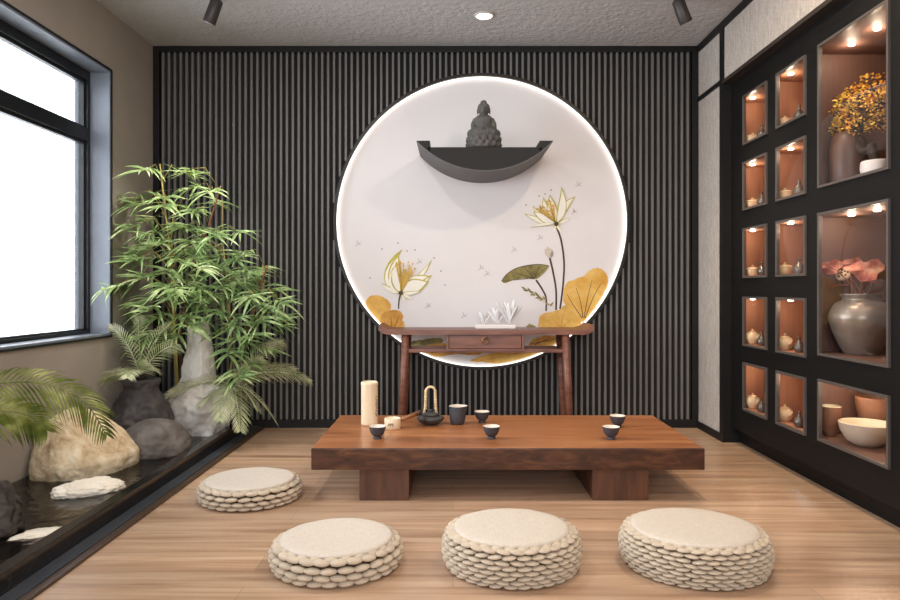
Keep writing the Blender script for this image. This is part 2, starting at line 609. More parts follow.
# fabric wall right
YC = 4.47            # where the cabinet recess begins
w = MB()
w.box((XR, YC, 0), (XR + .5, YW, ZC)); w.box((XR, YF, 2.36), (XR + .5, YC, ZC))
w.box((XR, YF, 0), (XR + .5, 2.30, 2.36))
struct(w.build('wall_right', M_fabric))
tr = MB()
tr.box((XR - .012, YC - .01, 0), (XR, YC + .045, ZC - .05)); tr.box((XR, YC - .01, 0), (XR + .2, YC, 2.335)); struct(tr.build('trim_4', M_black))
struct(MB().box((XR - .012, YF, ZC - .05), (XR, YW - .036, ZC)).build('trim_5', M_black))
struct(MB().box((XR - .012, YC + .046, 2.345), (XR, YW - .036, 2.375)).build('trim_6', M_black))
M_warmtrim = plain('brown black trim', (52, 44, 39), .4, var=.1)
struct(MB().box((XR - .014, 2.30, 2.335), (XB, YC - .011, 2.36)).build('trim_7', M_warmtrim))
struct(MB().box((XR - .012, YC + .046, 0), (XR, YW - .036, .05)).build('baseboard_right', M_black))
# wall behind the camera: unglazed opening added and sized for front fill light
w = MB()
w.box((XL - .2, YF - .12, -.06), (2.45, YF, 1.0)); w.box((XL - .2, YF - .12, 2.45), (2.45, YF, ZC))
w.box((XL - .2, YF - .12, 1.0), (-1.45, YF, 2.45)); w.box((1.05, YF - .12, 1.0), (2.45, YF, 2.45))
struct(w.build('wall_front', M_plaster))

# pond along the window
struct(MB().box((XL, YF, -.06), (-1.367, YW, 0)).build('pond_bed', M_bed))
kb = MB()
kb.box((-1.50, YF, 0), (-1.445, YW - .036, .09), .003)
kbo = struct(kb.build('pond_kerb', M_marble))
struct(MB().box((-1.445, YF, 0), (-1.385, YW - .036, .018), .002).build('kerb_step', plain('reflection grey marble', (62, 66, 72), .3, var=.2, nscale=6), kbo))  # grey painted into the black step's colour for the light it reflects
struct(MB().box((-1.385, YF, 0), (-1.352, YW - .036, .012), .002).build('trim_8', M_edge))
wt = MB()
wt.add([(XL, YF, .05), (-1.50, YF, .05), (-1.50, YW - .036, .05), (XL, YW - .036, .05)], [[0, 1, 2, 3]])
tag(wt.build('pond_water', M_water), 'dark still water filling the narrow indoor pond below the window', 'water', kind='stuff')

# ================================================================== ROUND PANEL
mp = thing('moon_panel', (DX, YW, DZ - DR), 'large round white wall panel with golden lotus print and glowing edge', 'wall panel')
N = 128
d = MB()
d.prism([(DX + (DR + .018) * math.cos(2 * PI * k / N), DZ + (DR + .018) * math.sin(2 * PI * k / N)) for k in range(N)], 'y', YD, YW - .0005)
d.build('disc', M_disc, mp)


def ring(r0, r1, y0, y1):
    mb = MB()
    vs, fs = [], []
    for k in range(N):
        a = 2 * PI * k / N
        c_, s_ = math.cos(a), math.sin(a)
        for r_, y_ in ((r0, y0), (r1, y0), (r1, y1), (r0, y1)):
            vs.append((DX + r_ * c_, y_, DZ + r_ * s_))
    for k in range(N):
        o, p = 4 * k, 4 * ((k + 1) % N)
        for i in range(4):
            j = (i + 1) % 4
            fs.append([o + i, o + j, p + j, p + i])
    return mb.add(vs, fs, 0, False)


ring(DR + .001, DR + .022, YW - .05, YW - .0006).build('frame_ring', M_hoop, mp)
ring(DR - .004, DR + .0005, YD - .02, YD - .004).build('led_strip', M_led, mp)

# ---- print on the panel, drawn in the photo's coordinates on the plane of the disc
LAYER = [0]


def P3(p, lay): return (wallx(p[0]), YD - .0006 - .0004 * lay, wallz(p[1]))


def clipped(p):
    x_, z_ = wallx(p[0]), wallz(p[1])
    v_ = Vector((x_ - DX, z_ - DZ))
    if v_.length > DR - .012:
        v_ = v_.normalized() * (DR - .012)
        return (v_.x + DX) * (FPX / YD) + HX, HY - (v_.y + DZ - 1) * (FPX / YD)
    return p


def poly(mb, pts, lay, mat=0):
    pts = [clipped(p) for p in pts]
    c_ = (sum(p[0] for p in pts) / len(pts), sum(p[1] for p in pts) / len(pts))
    n = len(pts)
    vs = [P3(p, lay) for p in pts] + [P3(c_, lay)]
    mb.add(vs, [[i, (i + 1) % n, n] for i in range(n)], mat, False)


def smoothline(pts, n=8):
    P = [Vector((p[0], p[1], 0)) for p in pts]
    out = []
    for i in range(len(P) - 1):
        p0, p1, p2, p3 = P[max(i - 1, 0)], P[i], P[i + 1], P[min(i + 2, len(P) - 1)]
        for k in range(n):
            t = k / n
            q = .5 * ((2 * p1) + (p2 - p0) * t + (2 * p0 - 5 * p1 + 4 * p2 - p3) * t * t + (3 * p1 - p0 - 3 * p2 + p3) * t ** 3)
            out.append((q.x, q.y))
    out.append((P[-1].x, P[-1].y))
    return out


def strip(mb, pts, w0, w1, lay, mat=0):
    pts = [Vector((p[0], p[1])) for p in smoothline(pts)]
    n = len(pts)
    vs, fs = [], []
    for i, p in enumerate(pts):
        t = (pts[min(i + 1, n - 1)] - pts[max(i - 1, 0)]).normalized()
        nn = Vector((-t.y, t.x))
        w_ = (w0 + (w1 - w0) * i / (n - 1)) / 2
        vs += [P3(p + nn * w_, lay), P3(p - nn * w_, lay)]
    for i in range(n - 1):
        fs.append([2 * i, 2 * i + 1, 2 * i + 3, 2 * i + 2])
    mb.add(vs, fs, mat, False)


def petal(mb, base, ang, L, W, lay, mat, curl=0, n=9):
    a = R(ang)
    left, right = [], []
    for i in range(n):
        t = i / (n - 1)
        w_ = W / 2 * math.sin(PI * t ** .85) if 0 < i < n - 1 else 0
        aa = a + R(curl) * t
        cx = base[0] + L * t * math.cos(aa); cy = base[1] - L * t * math.sin(aa)
        nx, ny = math.sin(aa), math.cos(aa)
        left.append((cx + nx * w_, cy + ny * w_)); right.append((cx - nx * w_, cy - ny * w_))
    left = [clipped(p) for p in left]; right = [clipped(p) for p in right]
    mb.add([P3(p, lay) for p in left] + [P3(p, lay) for p in right], [[i, i + 1, n + i + 1, n + i] for i in range(n - 1)], mat, False)


def lotus(name, base, petals, stamen, rnd, dots):
    mb = MB()
    for i, (ang, L, W, curl) in enumerate(petals):
        petal(mb, base, ang, L, W, 3 + i * 2, 1, curl)
        petal(mb, (base[0] + 2 * math.cos(R(ang)), base[1] - 2 * math.sin(R(ang))), ang, L * .86, W * .8, 4 + i * 2, 0, curl)
    lay = 5 + 2 * len(petals)
    for k in range(46):   # stamens
        a = R(rnd.uniform(*stamen[0])); L = rnd.uniform(.45, 1) * stamen[1]
        e_ = (base[0] + L * math.cos(a) + stamen[2][0], base[1] - L * math.sin(a) + stamen[2][1])
        strip(mb, [(base[0] + stamen[2][0] * .3, base[1] + stamen[2][1] * .3), e_], .45, .35, lay + .3 * (k % 5), 2)
        poly(mb, [(e_[0] + .9 * math.cos(q * 1.05), e_[1] + .9 * math.sin(q * 1.05)) for q in range(6)], lay + 2 + .2 * (k % 5), 2)
    poly(mb, [(base[0] + 2.4 * math.cos(q * .79), base[1] + 2.2 * math.sin(q * .79)) for q in range(8)], lay + 4, 3)
    for dx_, dy_ in dots:
        poly(mb, [(dx_ + .9 * math.cos(q * 1.26), dy_ + .9 * math.sin(q * 1.26)) for q in range(5)], 3, 4)
    mb.build(name, [P_pale, P_lime, P_stamen, P_stem, P_grey], mp, label='pale gold lotus printed on the panel')


rnd = random.Random(4)
lotus('lotus_print', (401, 293),
      [(150, 22, 5, -30), (35, 46, 6, 12), (18, 36, 8, 12), (150, 44, 15, -62), (55, 34, 12, -25), (125, 40, 14, -32), (32, 30, 16, -10), (172, 22, 5, -20), (-30, 13, 4, 0), (-65, 11, 3, 0), (-5, 20, 4, 10), (168, 30, 4, -70)],
      ((58, 112), 27, (3, -5)), rnd, [(382, 249), (407, 251), (415, 250), (434, 258), (441, 271), (445, 285), (425, 277), (398, 243), (370, 278)])
lotus('lotus_print', (556, 224),
      [(160, 30, 7, -18), (172, 34, 6, -10), (15, 16, 4, 10), (140, 30, 9, -25), (75, 34, 9, -20), (110, 30, 11, -8), (60, 38, 9, 22), (152, 26, 10, 0), (-60, 9, 3, 0), (-110, 8, 3, 0), (178, 26, 3, 10)],
      ((85, 150), 20, (-3, -4)), rnd, [(539, 196), (551, 190), (563, 191), (526, 205), (574, 211), (545, 194)])
# stems
for pts_, wa, wb2 in (([(400.5, 294), (399, 301), (398.5, 309)], 1.8, 1.3), ([(556, 226), (561, 240), (564, 262), (563, 285), (560, 309)], 1.9, 1.8),
                      ([(549.5, 257), (553, 272), (556, 290), (556, 310)], 2.0, 1.8), ([(536, 280), (542, 289), (546, 298), (546, 311)], 1.9, 1.6)):
    mb = MB(); strip(mb, pts_, wa, wb2, 2); mb.build('stem_print', P_stem, mp)
mb = MB()
for k, (a_, L_) in enumerate(((110, 11), (75, 10), (95, 12))): petal(mb, (550, 258), a_, L_, 6, 4 + k, 0, 10)
petal(mb, (551, 258), 80, 8, 3, 8, 1, 0)
mb.build('bud_print', [P_bud, P_grey], mp)
# olive parasol leaf
mb = MB()
poly(mb, smoothline([(501.5, 281), (507, 274), (517, 268), (530, 265), (541, 264.5), (549, 266), (544, 273), (536, 279), (525, 278.5), (514, 280), (505, 283), (501.5, 281)], 5)[:-1], 5, 0)
for e_ in ((503, 281), (511, 272), (524, 267), (540, 266), (547, 267)): strip(mb, [(534, 278), e_], .7, .4, 6, 1)
strip(mb, [(501.5, 281), (507, 274), (517, 268), (530, 265), (541, 264.5), (549, 266)], .7, .7, 6, 1)
mb.build('leaf_print', [P_olive, P_stem], mp)


def goldleaf(outline, veins, mats, lay=3):
    mb = MB()
    pts = smoothline(outline + [outline[0]], 5)[:-1]
    rn = random.Random(len(outline))
    pts = [(p[0] + rn.uniform(-.5, .5), p[1] + rn.uniform(-.5, .5)) for p in pts]
    poly(mb, pts, lay, 0)
    for v_ in veins: strip(mb, v_, .8, .35, lay + 1, 1)
    mb.build('leaf_print', mats, mp)


goldleaf([(583, 322), (568, 309), (563, 297), (566, 284), (575, 279), (584, 276), (590, 270), (599, 268), (606, 273), (608, 283), (604, 293), (598, 303), (590, 314)],
         [[(583, 318), (580, 300), (576, 288)], [(585, 318), (593, 298), (601, 283)], [(582, 318), (572, 303), (567, 294)], [(584, 318), (588, 296), (592, 280)]], [P_gold, P_stem], 4)
goldleaf([(538, 326), (540, 316), (549, 312), (559, 310), (566, 305), (575, 311), (581, 320), (578, 328), (560, 330), (545, 330)],
         [[(560, 327), (552, 318), (547, 316)], [(561, 327), (563, 315), (566, 309)], [(562, 327), (572, 319)]], [P_gold, P_gold2], 6)
goldleaf([(386, 329), (376, 322), (369, 313), (366, 303), (369, 297), (376, 295), (385, 298), (391, 304), (391, 312), (396, 318), (404, 322), (402, 330)],
         [[(396, 328), (384, 318), (372, 304)], [(397, 328), (388, 313), (380, 299)]], [P_gold, P_gold2], 4)
goldleaf([(380, 328), (381, 316), (388, 311), (397, 310), (403, 315), (402, 323), (404, 330), (392, 333)], [[(392, 330), (391, 318)], [(393, 330), (399, 317)]], [P_gold2, P_stem], 7)
goldleaf([(420, 352), (424, 344), (436, 341), (450, 345), (466, 342), (478, 346), (486, 351), (476, 355), (455, 354), (436, 357)], [[(430, 348), (450, 349), (474, 350)]], [P_gold2, P_stem], 4)
goldleaf([(484, 362), (470, 361), (488, 354), (506, 351), (526, 350), (540, 345), (552, 346), (540, 353), (522, 360), (502, 364)], [[(480, 361), (510, 355), (540, 348)]], [P_gold, P_gold2], 5)
goldleaf([(405, 346), (414, 341), (428, 339), (440, 338), (443, 342), (428, 345), (414, 349)], [], [P_olive, P_gold2], 5)
goldleaf([(528, 345), (534, 339), (545, 336), (556, 337), (562, 341), (553, 346), (540, 348)], [[(531, 344), (545, 341), (556, 339)], [(534, 345), (548, 339)]], [P_gold2, P_stem], 6)
goldleaf([(526, 327), (529, 324), (533, 325), (536, 328)], [], [P_olive, P_gold2], 3)
# grasses
mb = MB()
for k in range(9):
    t = k / 8
    q = (526 + 20 * t, 289.5 + 11 * t)
    petal(mb, q, 150 + 25 * math.sin(k * 2.1), 6, 1.8, 3 + .3 * k, 0, 0)
    petal(mb, (q[0] + 4, q[1] + 6), 20 + 40 * math.sin(k * 1.7), 6, 1.6, 3 + .3 * k, k % 2, 0)
strip(mb, [(525, 289), (537, 294), (547, 304)], .5, .5, 4, 0)
mb.build('grass_print', [P_olive, P_bud], mp)
# dragonflies and motes
for cx, cy in ((358, 244), (464, 316), (481, 268), (514, 250), (578, 185), (419, 262), (428, 306), (487, 274), (574, 212), (540, 238)):
    mb = MB()
    strip(mb, [(cx - 2.5, cy + 2), (cx, cy), (cx + 3, cy - 2.5)], .5, .3, 3, 0)
    strip(mb, [(cx - 1, cy - 3.5), (cx, cy)], .45, .45, 4, 0)
    strip(mb, [(cx, cy), (cx + 3.2, cy + .8)], .45, .3, 4, 0)
    mb.build('dragonfly_print', P_grey, mp)

# ================================================================== CRESCENT SHELF + STATUE
YS = YW - .52
zt_, zi_, zbm, hw = 1.96, 1.921, 1.766, .4445
cs = thing('wall_shelf', (DX, YD - .012, zbm), 'charcoal crescent-shaped wall shelf carrying the seated statue', 'shelf')
# arc through (-hw, zt_) and (0, zbm)
sag = zt_ - zbm
rad = (hw * hw + sag * sag) / (2 * sag)


def arc(r_in=0., n=40, h=None):
    zc = zbm + rad
    rr = rad - r_in
    a = math.asin(min(1, hw / rad))
    return [(DX + rr * math.sin(-a + 2 * a * i / n), zc - rr * math.cos(-a + 2 * a * i / n)) for i in range(n + 1)]


outer = arc()
inner = arc(.005)
sh = MB()
n = len(outer)
sh.prism(outer + inner[::-1], 'y', YS, YD - .004)
sh.build('curved_shell', M_shelf2, cs)
# front board
fb = MB()
zz = [p for p in inner if p[1] < zi_]
tabx = .088
fpts = [(p[0], p[1]) for p in inner] + [(DX + hw - tabx, zt_ - .006), (DX + hw - tabx, zi_), (DX - hw + tabx, zi_), (DX - hw + tabx, zt_ - .006)]
c0_ = [p for p in inner]
# split in three convex-ish pieces: left tab, middle, right tab
lt = [p for p in inner if p[0] <= DX - hw + tabx]
rt = [p for p in inner if p[0] >= DX + hw - tabx]
mid = [p for p in inner if DX - hw + tabx - .02 <= p[0] <= DX + hw - tabx + .02 and p[1] < zi_]
fb.prism(lt + [(DX - hw + tabx, lt[-1][1]), (DX - hw + tabx, lt[0][1])], 'y', YS + .004, YD - .006)
fb.prism([(DX + hw - tabx, rt[-1][1]), (DX + hw - tabx, rt[0][1])] + rt, 'y', YS + .004, YD - .006)
fb.prism(mid + [(mid[-1][0], zi_), (mid[0][0], zi_)], 'y', YS + .004, YD - .006)
fb.build('shelf_board', M_shelf, cs)

BY, BX = YS + .115, DX - .002
b0 = zi_ + .002
st = MB()
# lotus pedestal
st.lathe([(.098, 0), (.112, .008), (.112, .02), (.10, .03), (.088, .042), (.10, .056), (.108, .066), (.10, .078), (.0, .082)], (BX, BY, b0), 28)
for rr_, zz_, k0, s_ in ((.104, .028, 0, 1), (.104, .062, .5, 1)):
    for k in range(14):
        a = 2 * PI * (k + k0) / 14
        st.ell((BX + rr_ * math.cos(a), BY + rr_ * math.sin(a), b0 + zz_), (.018, .022, .022), 8, 6, mtx=Matrix.Rotation(a, 3, 'Z'))
z0 = b0 + .078
# crossed legs
for sx in (-1, 1):
    st.tube([(BX + sx * .035, BY + .02, z0 + .025), (BX + sx * .085, BY - .02, z0 + .02), (BX + sx * .06, BY - .06, z0 + .016), (BX - sx * .03, BY - .072, z0 + .018)], [.034, .03, .026, .018], 10)
# torso
st.lathe(interp_profile([(.07, 0), (.064, .03), (.058, .055), (.062, .085), (.066, .105), (.052, .125), (.024, .137), (.0, .139)], 3), (BX, BY + .015, z0 + .01), 20, sy=.68)
for sx in (-1, 1):   # arms, hands in lap
    st.tube([(BX + sx * .05, BY + .012, z0 + .118), (BX + sx * .068, BY + .008, z0 + .085), (BX + sx * .07, BY - .012, z0 + .055), (BX + sx * .04, BY - .048, z0 + .042), (BX + sx * .008, BY - .062, z0 + .042)], [.02, .019, .017, .014, .012], 10)
# robe folds
for k in range(4):
    st.tube([(BX - .04 + k * .012, BY - .018, z0 + .12 - k * .004), (BX + .0 + k * .008, BY - .035, z0 + .08 - k * .01), (BX + .035, BY - .03, z0 + .055 - k * .006)], .004, 6)
# neck, head, ears, topknot
st.tube([(BX, BY + .012, z0 + .13), (BX, BY + .008, z0 + .155)], .021, 10)
st.ell((BX, BY + .004, z0 + .178), (.032, .034, .040), 16, 12)
st.ell((BX, BY + .009, z0 + .194), (.0345, .036, .030), 16, 10)
st.ell((BX, BY + .010, z0 + .224), (.019, .019, .016), 12, 8)
for sx in (-1, 1): st.ell((BX + sx * .034, BY + .008, z0 + .168), (.0045, .009, .021), 8, 6)
st.tube([(BX, BY - .029, z0 + .187), (BX, BY - .036, z0 + .174)], [.0035, .007], 6)
for sx in (-1, 1): st.ell((BX + sx * .013, BY - .027, z0 + .186), (.008, .005, .0025), 6, 5)
st.ell((BX, BY - .030, z0 + .162), (.009, .005, .0035), 6, 5)
for v in st.v:
    d_ = v - Vector((BX, BY, b0)); k_ = 1.2 if d_.z > .222 else 1
    v.x = BX + d_.x * k_; v.y = BY + d_.y * k_; v.z = b0 + d_.z * 1.06
so = st.build('statue', M_statue, loc=(BX, BY, b0))
remesh(so, .0034, 2)
tag(so, 'small dark stone statue of a seated meditating figure on crescent shelf', 'statue')

# ================================================================== CONSOLE
cy0, cy1 = 4.56, 4.90
cx0, cx1 = -.495, .937
ct = thing('console_table', ((cx0 + cx1) / 2, (cy0 + cy1) / 2, 0), 'reddish wood console table with upturned ends against the slatted wall', 'table')
mb = MB()
# section with everted ends (x,z)
zt2 = .727
prof = [(cx0 + .0, zt2 + .035), (cx0 + .035, zt2 + .012), (cx0 + .075, zt2), (cx1 - .075, zt2), (cx1 - .035, zt2 + .012), (cx1, zt2 + .035),
        (cx1 + .004, zt2 + .0), (cx1 - .02, zt2 - .022), (cx1 - .06, zt2 - .032), (cx0 + .06, zt2 - .032), (cx0 + .02, zt2 - .022), (cx0 - .004, zt2 + .0)]
q = prof
mb.prism([q[0], q[1], q[2], q[9], q[10], q[11]], 'y', cy0, cy1)
mb.prism([q[2], q[3], q[8], q[9]], 'y', cy0, cy1)
mb.prism([q[3], q[4], q[5], q[6], q[7], q[8]], 'y', cy0, cy1)
mb.build('tabletop', M_cons, ct)
lx0, lx1 = -.318, .755
zr = .585
for lx in (lx0, lx1):
    for ly in (cy0 + .04, cy1 - .04):
        sp = .035 if lx > .2 else -.035
        MB().tube([(lx + sp, ly, 0), (lx + sp * .5, ly, .35), (lx, ly, zt2 - .033)], [.021, .026, .027], 16).build('leg', M_cons, ct)
for ly in (cy0 + .03, cy1 - .05):
    MB().box((lx0 + .02, ly, zr - .012), (lx1 - .02, ly + .02, zr + .012), .003).build('rail', M_cons, ct)
for lx in (lx0, lx1):
    MB().box((lx - .01, cy0 + .06, zr - .012), (lx + .01, cy1 - .06, zr + .012), .003).build('rail', M_cons, ct)
mb = MB()
dx0, dx1 = -.045, .475
dzb = .588
mb.box((dx0, cy0 + .012, dzb), (dx0 + .016, cy1 - .02, zt2 - .033)); mb.box((dx1 - .016, cy0 + .012, dzb), (dx1, cy1 - .02, zt2 - .033))
mb.box((dx0 + .016, cy0 + .012, dzb), (dx1 - .016, cy1 - .02, dzb + .012)); mb.box((dx0 + .016, cy1 - .035, dzb + .012), (dx1 - .016, cy1 - .02, zt2 - .033))
mb.build('drawer_case', M_cons, ct)
dr = MB().box((dx0 + .019, cy0 + .014, dzb + .015), (dx1 - .019, cy0 + .03, zt2 - .036), .002).build('drawer', M_cons, ct)
hx, hz = (dx0 + dx1) / 2, dzb + .075
MB().lathe([(.011, 0), (.013, .003), (.004, .008), (0, .008)], (0, 0, 0), 16).build('tmp', M_brass)
bpy.data.objects.remove(bpy.data.objects['tmp'])
mb = MB()
mb.tube([(hx, cy0 + .014, hz + .012), (hx, cy0 + .0, hz + .012)], [.009, .006], 12)
mb.tube([(hx + .02 * math.cos(2 * PI * k / 20), cy0 + .004, hz - .006 + .02 * math.sin(2 * PI * k / 20)) for k in range(20)], .0042, 8, closed=True)
mb.build('ring_pull', M_brass, dr, label='aged brass ring pull')

# crystal ornament
ox, oy = (497 - HX) / (FPX / 4.74), 4.74
zt2e = zt2 + .001
cr = thing('crystal_lotus', (ox, oy, zt2e), 'clear crystal lotus ornament on white slab standing on the console', 'ornament')
MB().box((ox - .15, oy - .05, zt2e), (ox + .125, oy + .05, zt2e + .028), .006).build('base', M_whitebase, cr)
mb = MB()
rn = random.Random(3)
for cxo, hh, npet in ((.085, .20, 7), (-.0, .13, 8), (-.09, .10, 6)):
    for k in range(npet):
        a = 2 * PI * k / npet
        tilt = .35 if k % 2 else .7
        dirv = Vector((math.cos(a) * tilt, math.sin(a) * tilt * .6, 1)).normalized()
        L = hh * rn.uniform(.75, 1)
        mt = dirv.to_track_quat('Z', 'Y').to_matrix()
        mb.ell(Vector((ox + cxo, oy, zt2e + .032)) + dirv * L * .48, (.020, .009, L * .5), 8, 8, mtx=mt)
mb.build('crystal_petals', M_crystal, cr)

# ================================================================== LOW TABLE
tx0, tx1, ty0, ty1, tz0, tz1 = -.668, 1.185, 3.222, 4.075, .148, .25
lt_ = thing('low_tea_table', ((tx0 + tx1) / 2, (ty0 + ty1) / 2, 0), 'long low tea table of thick reddish brown slab on two block legs', 'table')
bm = bmesh.new()
nx, ny = 60, 2
mb = MB()
bmesh.ops.create_cube(bm, size=1)
bmesh.ops.bevel(bm, geom=bm.edges[:], offset=.012, segments=2, affect='EDGES')
for v in bm.verts:
    v.co = Vector(((tx0 + tx1) / 2 + v.co.x * (tx1 - tx0), (ty0 + ty1) / 2 + v.co.y * (ty1 - ty0), (tz0 + tz1) / 2 + v.co.z * (tz1 - tz0)))
bm.free()
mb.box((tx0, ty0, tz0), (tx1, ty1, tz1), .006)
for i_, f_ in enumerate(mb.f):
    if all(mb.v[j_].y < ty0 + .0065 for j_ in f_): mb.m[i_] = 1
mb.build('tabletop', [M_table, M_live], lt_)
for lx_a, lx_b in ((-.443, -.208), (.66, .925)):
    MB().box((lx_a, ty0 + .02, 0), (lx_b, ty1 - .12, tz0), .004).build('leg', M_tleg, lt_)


def tz(px, py):
    """spot on the table top seen at a pixel of the photo"""
    s_ = (py - HY) / (1 - tz1)
    return ((px - HX) / s_, FPX / s_, tz1 + .0005)


# cups
def cup_at(loc, r=.043, h=.062, label=''):
    t = thing('tea_cup', loc, label, 'cup', 'small tea cups on the low table')
    x_, y_, z_ = loc
    mb = MB()
    mb.lathe(interp_profile([(r * .48, 0), (r * .48, h * .12), (r * .42, h * .17), (r * .72, h * .38), (r * .9, h * .7), (r, h)], 3), loc, 28, caps=True)
    mb2 = MB()
    pr = interp_profile([(r, h), (r * .93, h * .985), (r * .84, h * .7), (r * .62, h * .4), (.0005, h * .3)], 3)
    # remove the lid cap of the outer bowl
    mb.f.pop(); mb.m.pop(); mb.sm.pop()
    mb.build('bowl', M_clay, t)
    mb2.lathe(pr, loc, 28, caps=False)
    mb2.build('glaze_lining', M_glaze, t, label='white glazed inside of the cup')
    return t


c1_ = cup_at(tz(377.5, 438.5), label='small dark cup at the left front corner, in front of the bamboo canister')
dup(c1_, tz(482, 422.5), 'small dark cup just right of the spouted pitcher, toward the table back')
dup(c1_, tz(491.5, 438.5), 'small dark cup alone at the middle of the table front')
dup(c1_, tz(611, 439), 'small dark cup at right of table, the front one of the pair')
dup(c1_, tz(617.5, 427), 'small dark cup at right of table, behind the front one of the pair')

# pitcher
p = tz(457.5, 424)
pt = thing('pitcher', p, 'dark grey handleless tea pitcher with white lining beside the teapot', 'pitcher')
r, h = .047, .10


def spout(prof, c, n=36, amt=.010):
    mb = MB()
    vs, fs = [], []
    for r_, z_ in prof:
        for k in range(n):
            a = 2 * PI * k / n
            d_ = max(0, math.cos(a)) ** 10 * amt * max(0, (z_ / h - .6) / .4)
            vs.append((c[0] + (r_ + d_) * math.cos(a), c[1] + (r_ + d_) * math.sin(a), c[2] + z_ + d_ * .2))
    for i in range(len(prof) - 1):
        for k in range(n):
            k2 = (k + 1) % n
            fs.append([i * n + k, i * n + k2, (i + 1) * n + k2, (i + 1) * n + k])
    return mb, vs, fs


pr = interp_profile([(.028, 0), (.036, .004), (.044, .03), (.046, .07), (.047, h)], 3)
mb, vs, fs = spout(pr, p); fs.append(list(range(36))[::-1]); mb.add(vs, fs); mb.build('body', M_clay, pt)
pr = interp_profile([(.047, h), (.044, h - .001), (.042, .07), (.038, .03), (.001, .02)], 3)
mb, vs, fs = spout(pr, p); mb.add(vs, fs); mb.build('glaze_lining', M_glaze, pt, label='white glazed inside of the pitcher')

# teapot
p = tz(430.5, 424.5)
tp = thing('teapot', p, 'squat black teapot with tall arched rattan bail handle', 'teapot')
MB().lathe(interp_profile([(.036, 0), (.042, .005), (.066, .02), (.076, .034), (.072, .042), (.05, .05), (.04, .053), (.0, .053)], 3), p, 32).build('body', M_iron, tp)
ld = MB().lathe(interp_profile([(.046, .052), (.05, .056), (.048, .061), (.03, .066), (.008, .068), (.007, .073), (.011, .078), (.008, .083), (.0, .084)], 2), p, 28).build('lid', M_iron, tp)
MB().tube([(p[0] - .03, p[1] - .055, p[2] + .032), (p[0] - .04, p[1] - .078, p[2] + .042), (p[0] - .048, p[1] - .09, p[2] + .056)], [.016, .011, .007], 12).build('spout', M_iron, tp)
hw_ = .026
hp = [(p[0] - hw_ - .010, p[1], p[2] + .05), (p[0] - hw_ - .003, p[1], p[2] + .1), (p[0] - hw_, p[1], p[2] + .17)]
for k in range(9):
    a = PI - PI * k / 8
    hp.append((p[0] + hw_ * math.cos(a), p[1], p[2] + .182 + hw_ * math.sin(a)))
hp += [(p[0] + hw_, p[1], p[2] + .17), (p[0] + hw_ + .003, p[1], p[2] + .1), (p[0] + hw_ + .010, p[1], p[2] + .05)]
hh = MB().tube(hp, .007, 10).build('bail_handle', M_rattan, tp, label='pale rattan-wrapped bail handle')
for sx in (-1, 1):
    mb = MB()
    for k in range(7):
        zz_ = .085 + k * .016
        mb.lathe([(.007, 0), (.009, .004), (.007, .008)], (p[0] + sx * (hw_ + .003 - .0005 * k), p[1], p[2] + zz_), 10, caps=False)
    mb.build('binding', M_rattan, hh)

# bamboo canister
p = tz(369.5, 424.5)
cn = thing('bamboo_canister', p, 'tall pale bamboo tea canister with dark brush marks', 'canister')
MB().lathe([(.044, 0), (.0465, .003), (.047, .012), (.0462, .02), (.0462, .215), (.0475, .222), (.047, .234), (.0435, .237), (.04, .236), (.04, .225), (0, .225)], p, 36).build('body', M_bamboo, cn)
mb = MB()
rn = random.Random(8)
for k in range(9):   # brush strokes bent round the right-hand side
    zc = p[2] + .055 + k * .0125
    for q_ in range(3):
        a0 = R(-36 + rn.uniform(-6, 10)); a1 = a0 + R(rn.uniform(9, 22)); z_ = zc + rn.uniform(-.005, .005); dz_ = rn.uniform(-.003, .003)
        vs = []
        for t in (0, .5, 1):
            a = a0 + (a1 - a0) * t
            for ww in (-.0013, .0013):
                vs.append((p[0] + .0468 * math.cos(a), p[1] + .0468 * math.sin(a), z_ + dz_ * t + ww))
        mb.add(vs, [[0, 2, 3, 1], [2, 4, 5, 3]])
mb.build('brush_writing', M_ink, cn)

# strainer with handle
p = tz(392.5, 428.5)
sn = thing('tea_strainer', p, 'pale little bamboo cup with a brown side handle between canister and teapot', 'strainer')
mb = MB()
mb.lathe([(.041, 0), (.0435, .003), (.0435, .055), (.042, .057), (.039, .056), (.038, .012), (0, .010)], p, 32)
mb.build('cup', M_bamboo, sn)
hb = Vector((p[0] + .043, p[1], p[2] + .045)); he = Vector((p[0] + .125, p[1] + .04, p[2] + .072))
hd = MB().tube([hb, hb.lerp(he, .5), he], [.009, .0105, .012], 12).build('handle', M_woodm, sn, label='brown wooden handle')
dv = (he - hb).normalized()
MB().tube([he, he + dv * .012, he + dv * .028], [.0135, .0155, .013], 12).build('handle_end', M_woodh, hd)
mb = MB()
for k in range(5):
    mb.box((p[0] - .02 + k * .006, p[1] - .0442, p[2] + .02 + (k % 2) * .006), (p[0] - .017 + k * .006, p[1] - .0425, p[2] + .034))
mb.build('stamp_mark', M_ink, sn)


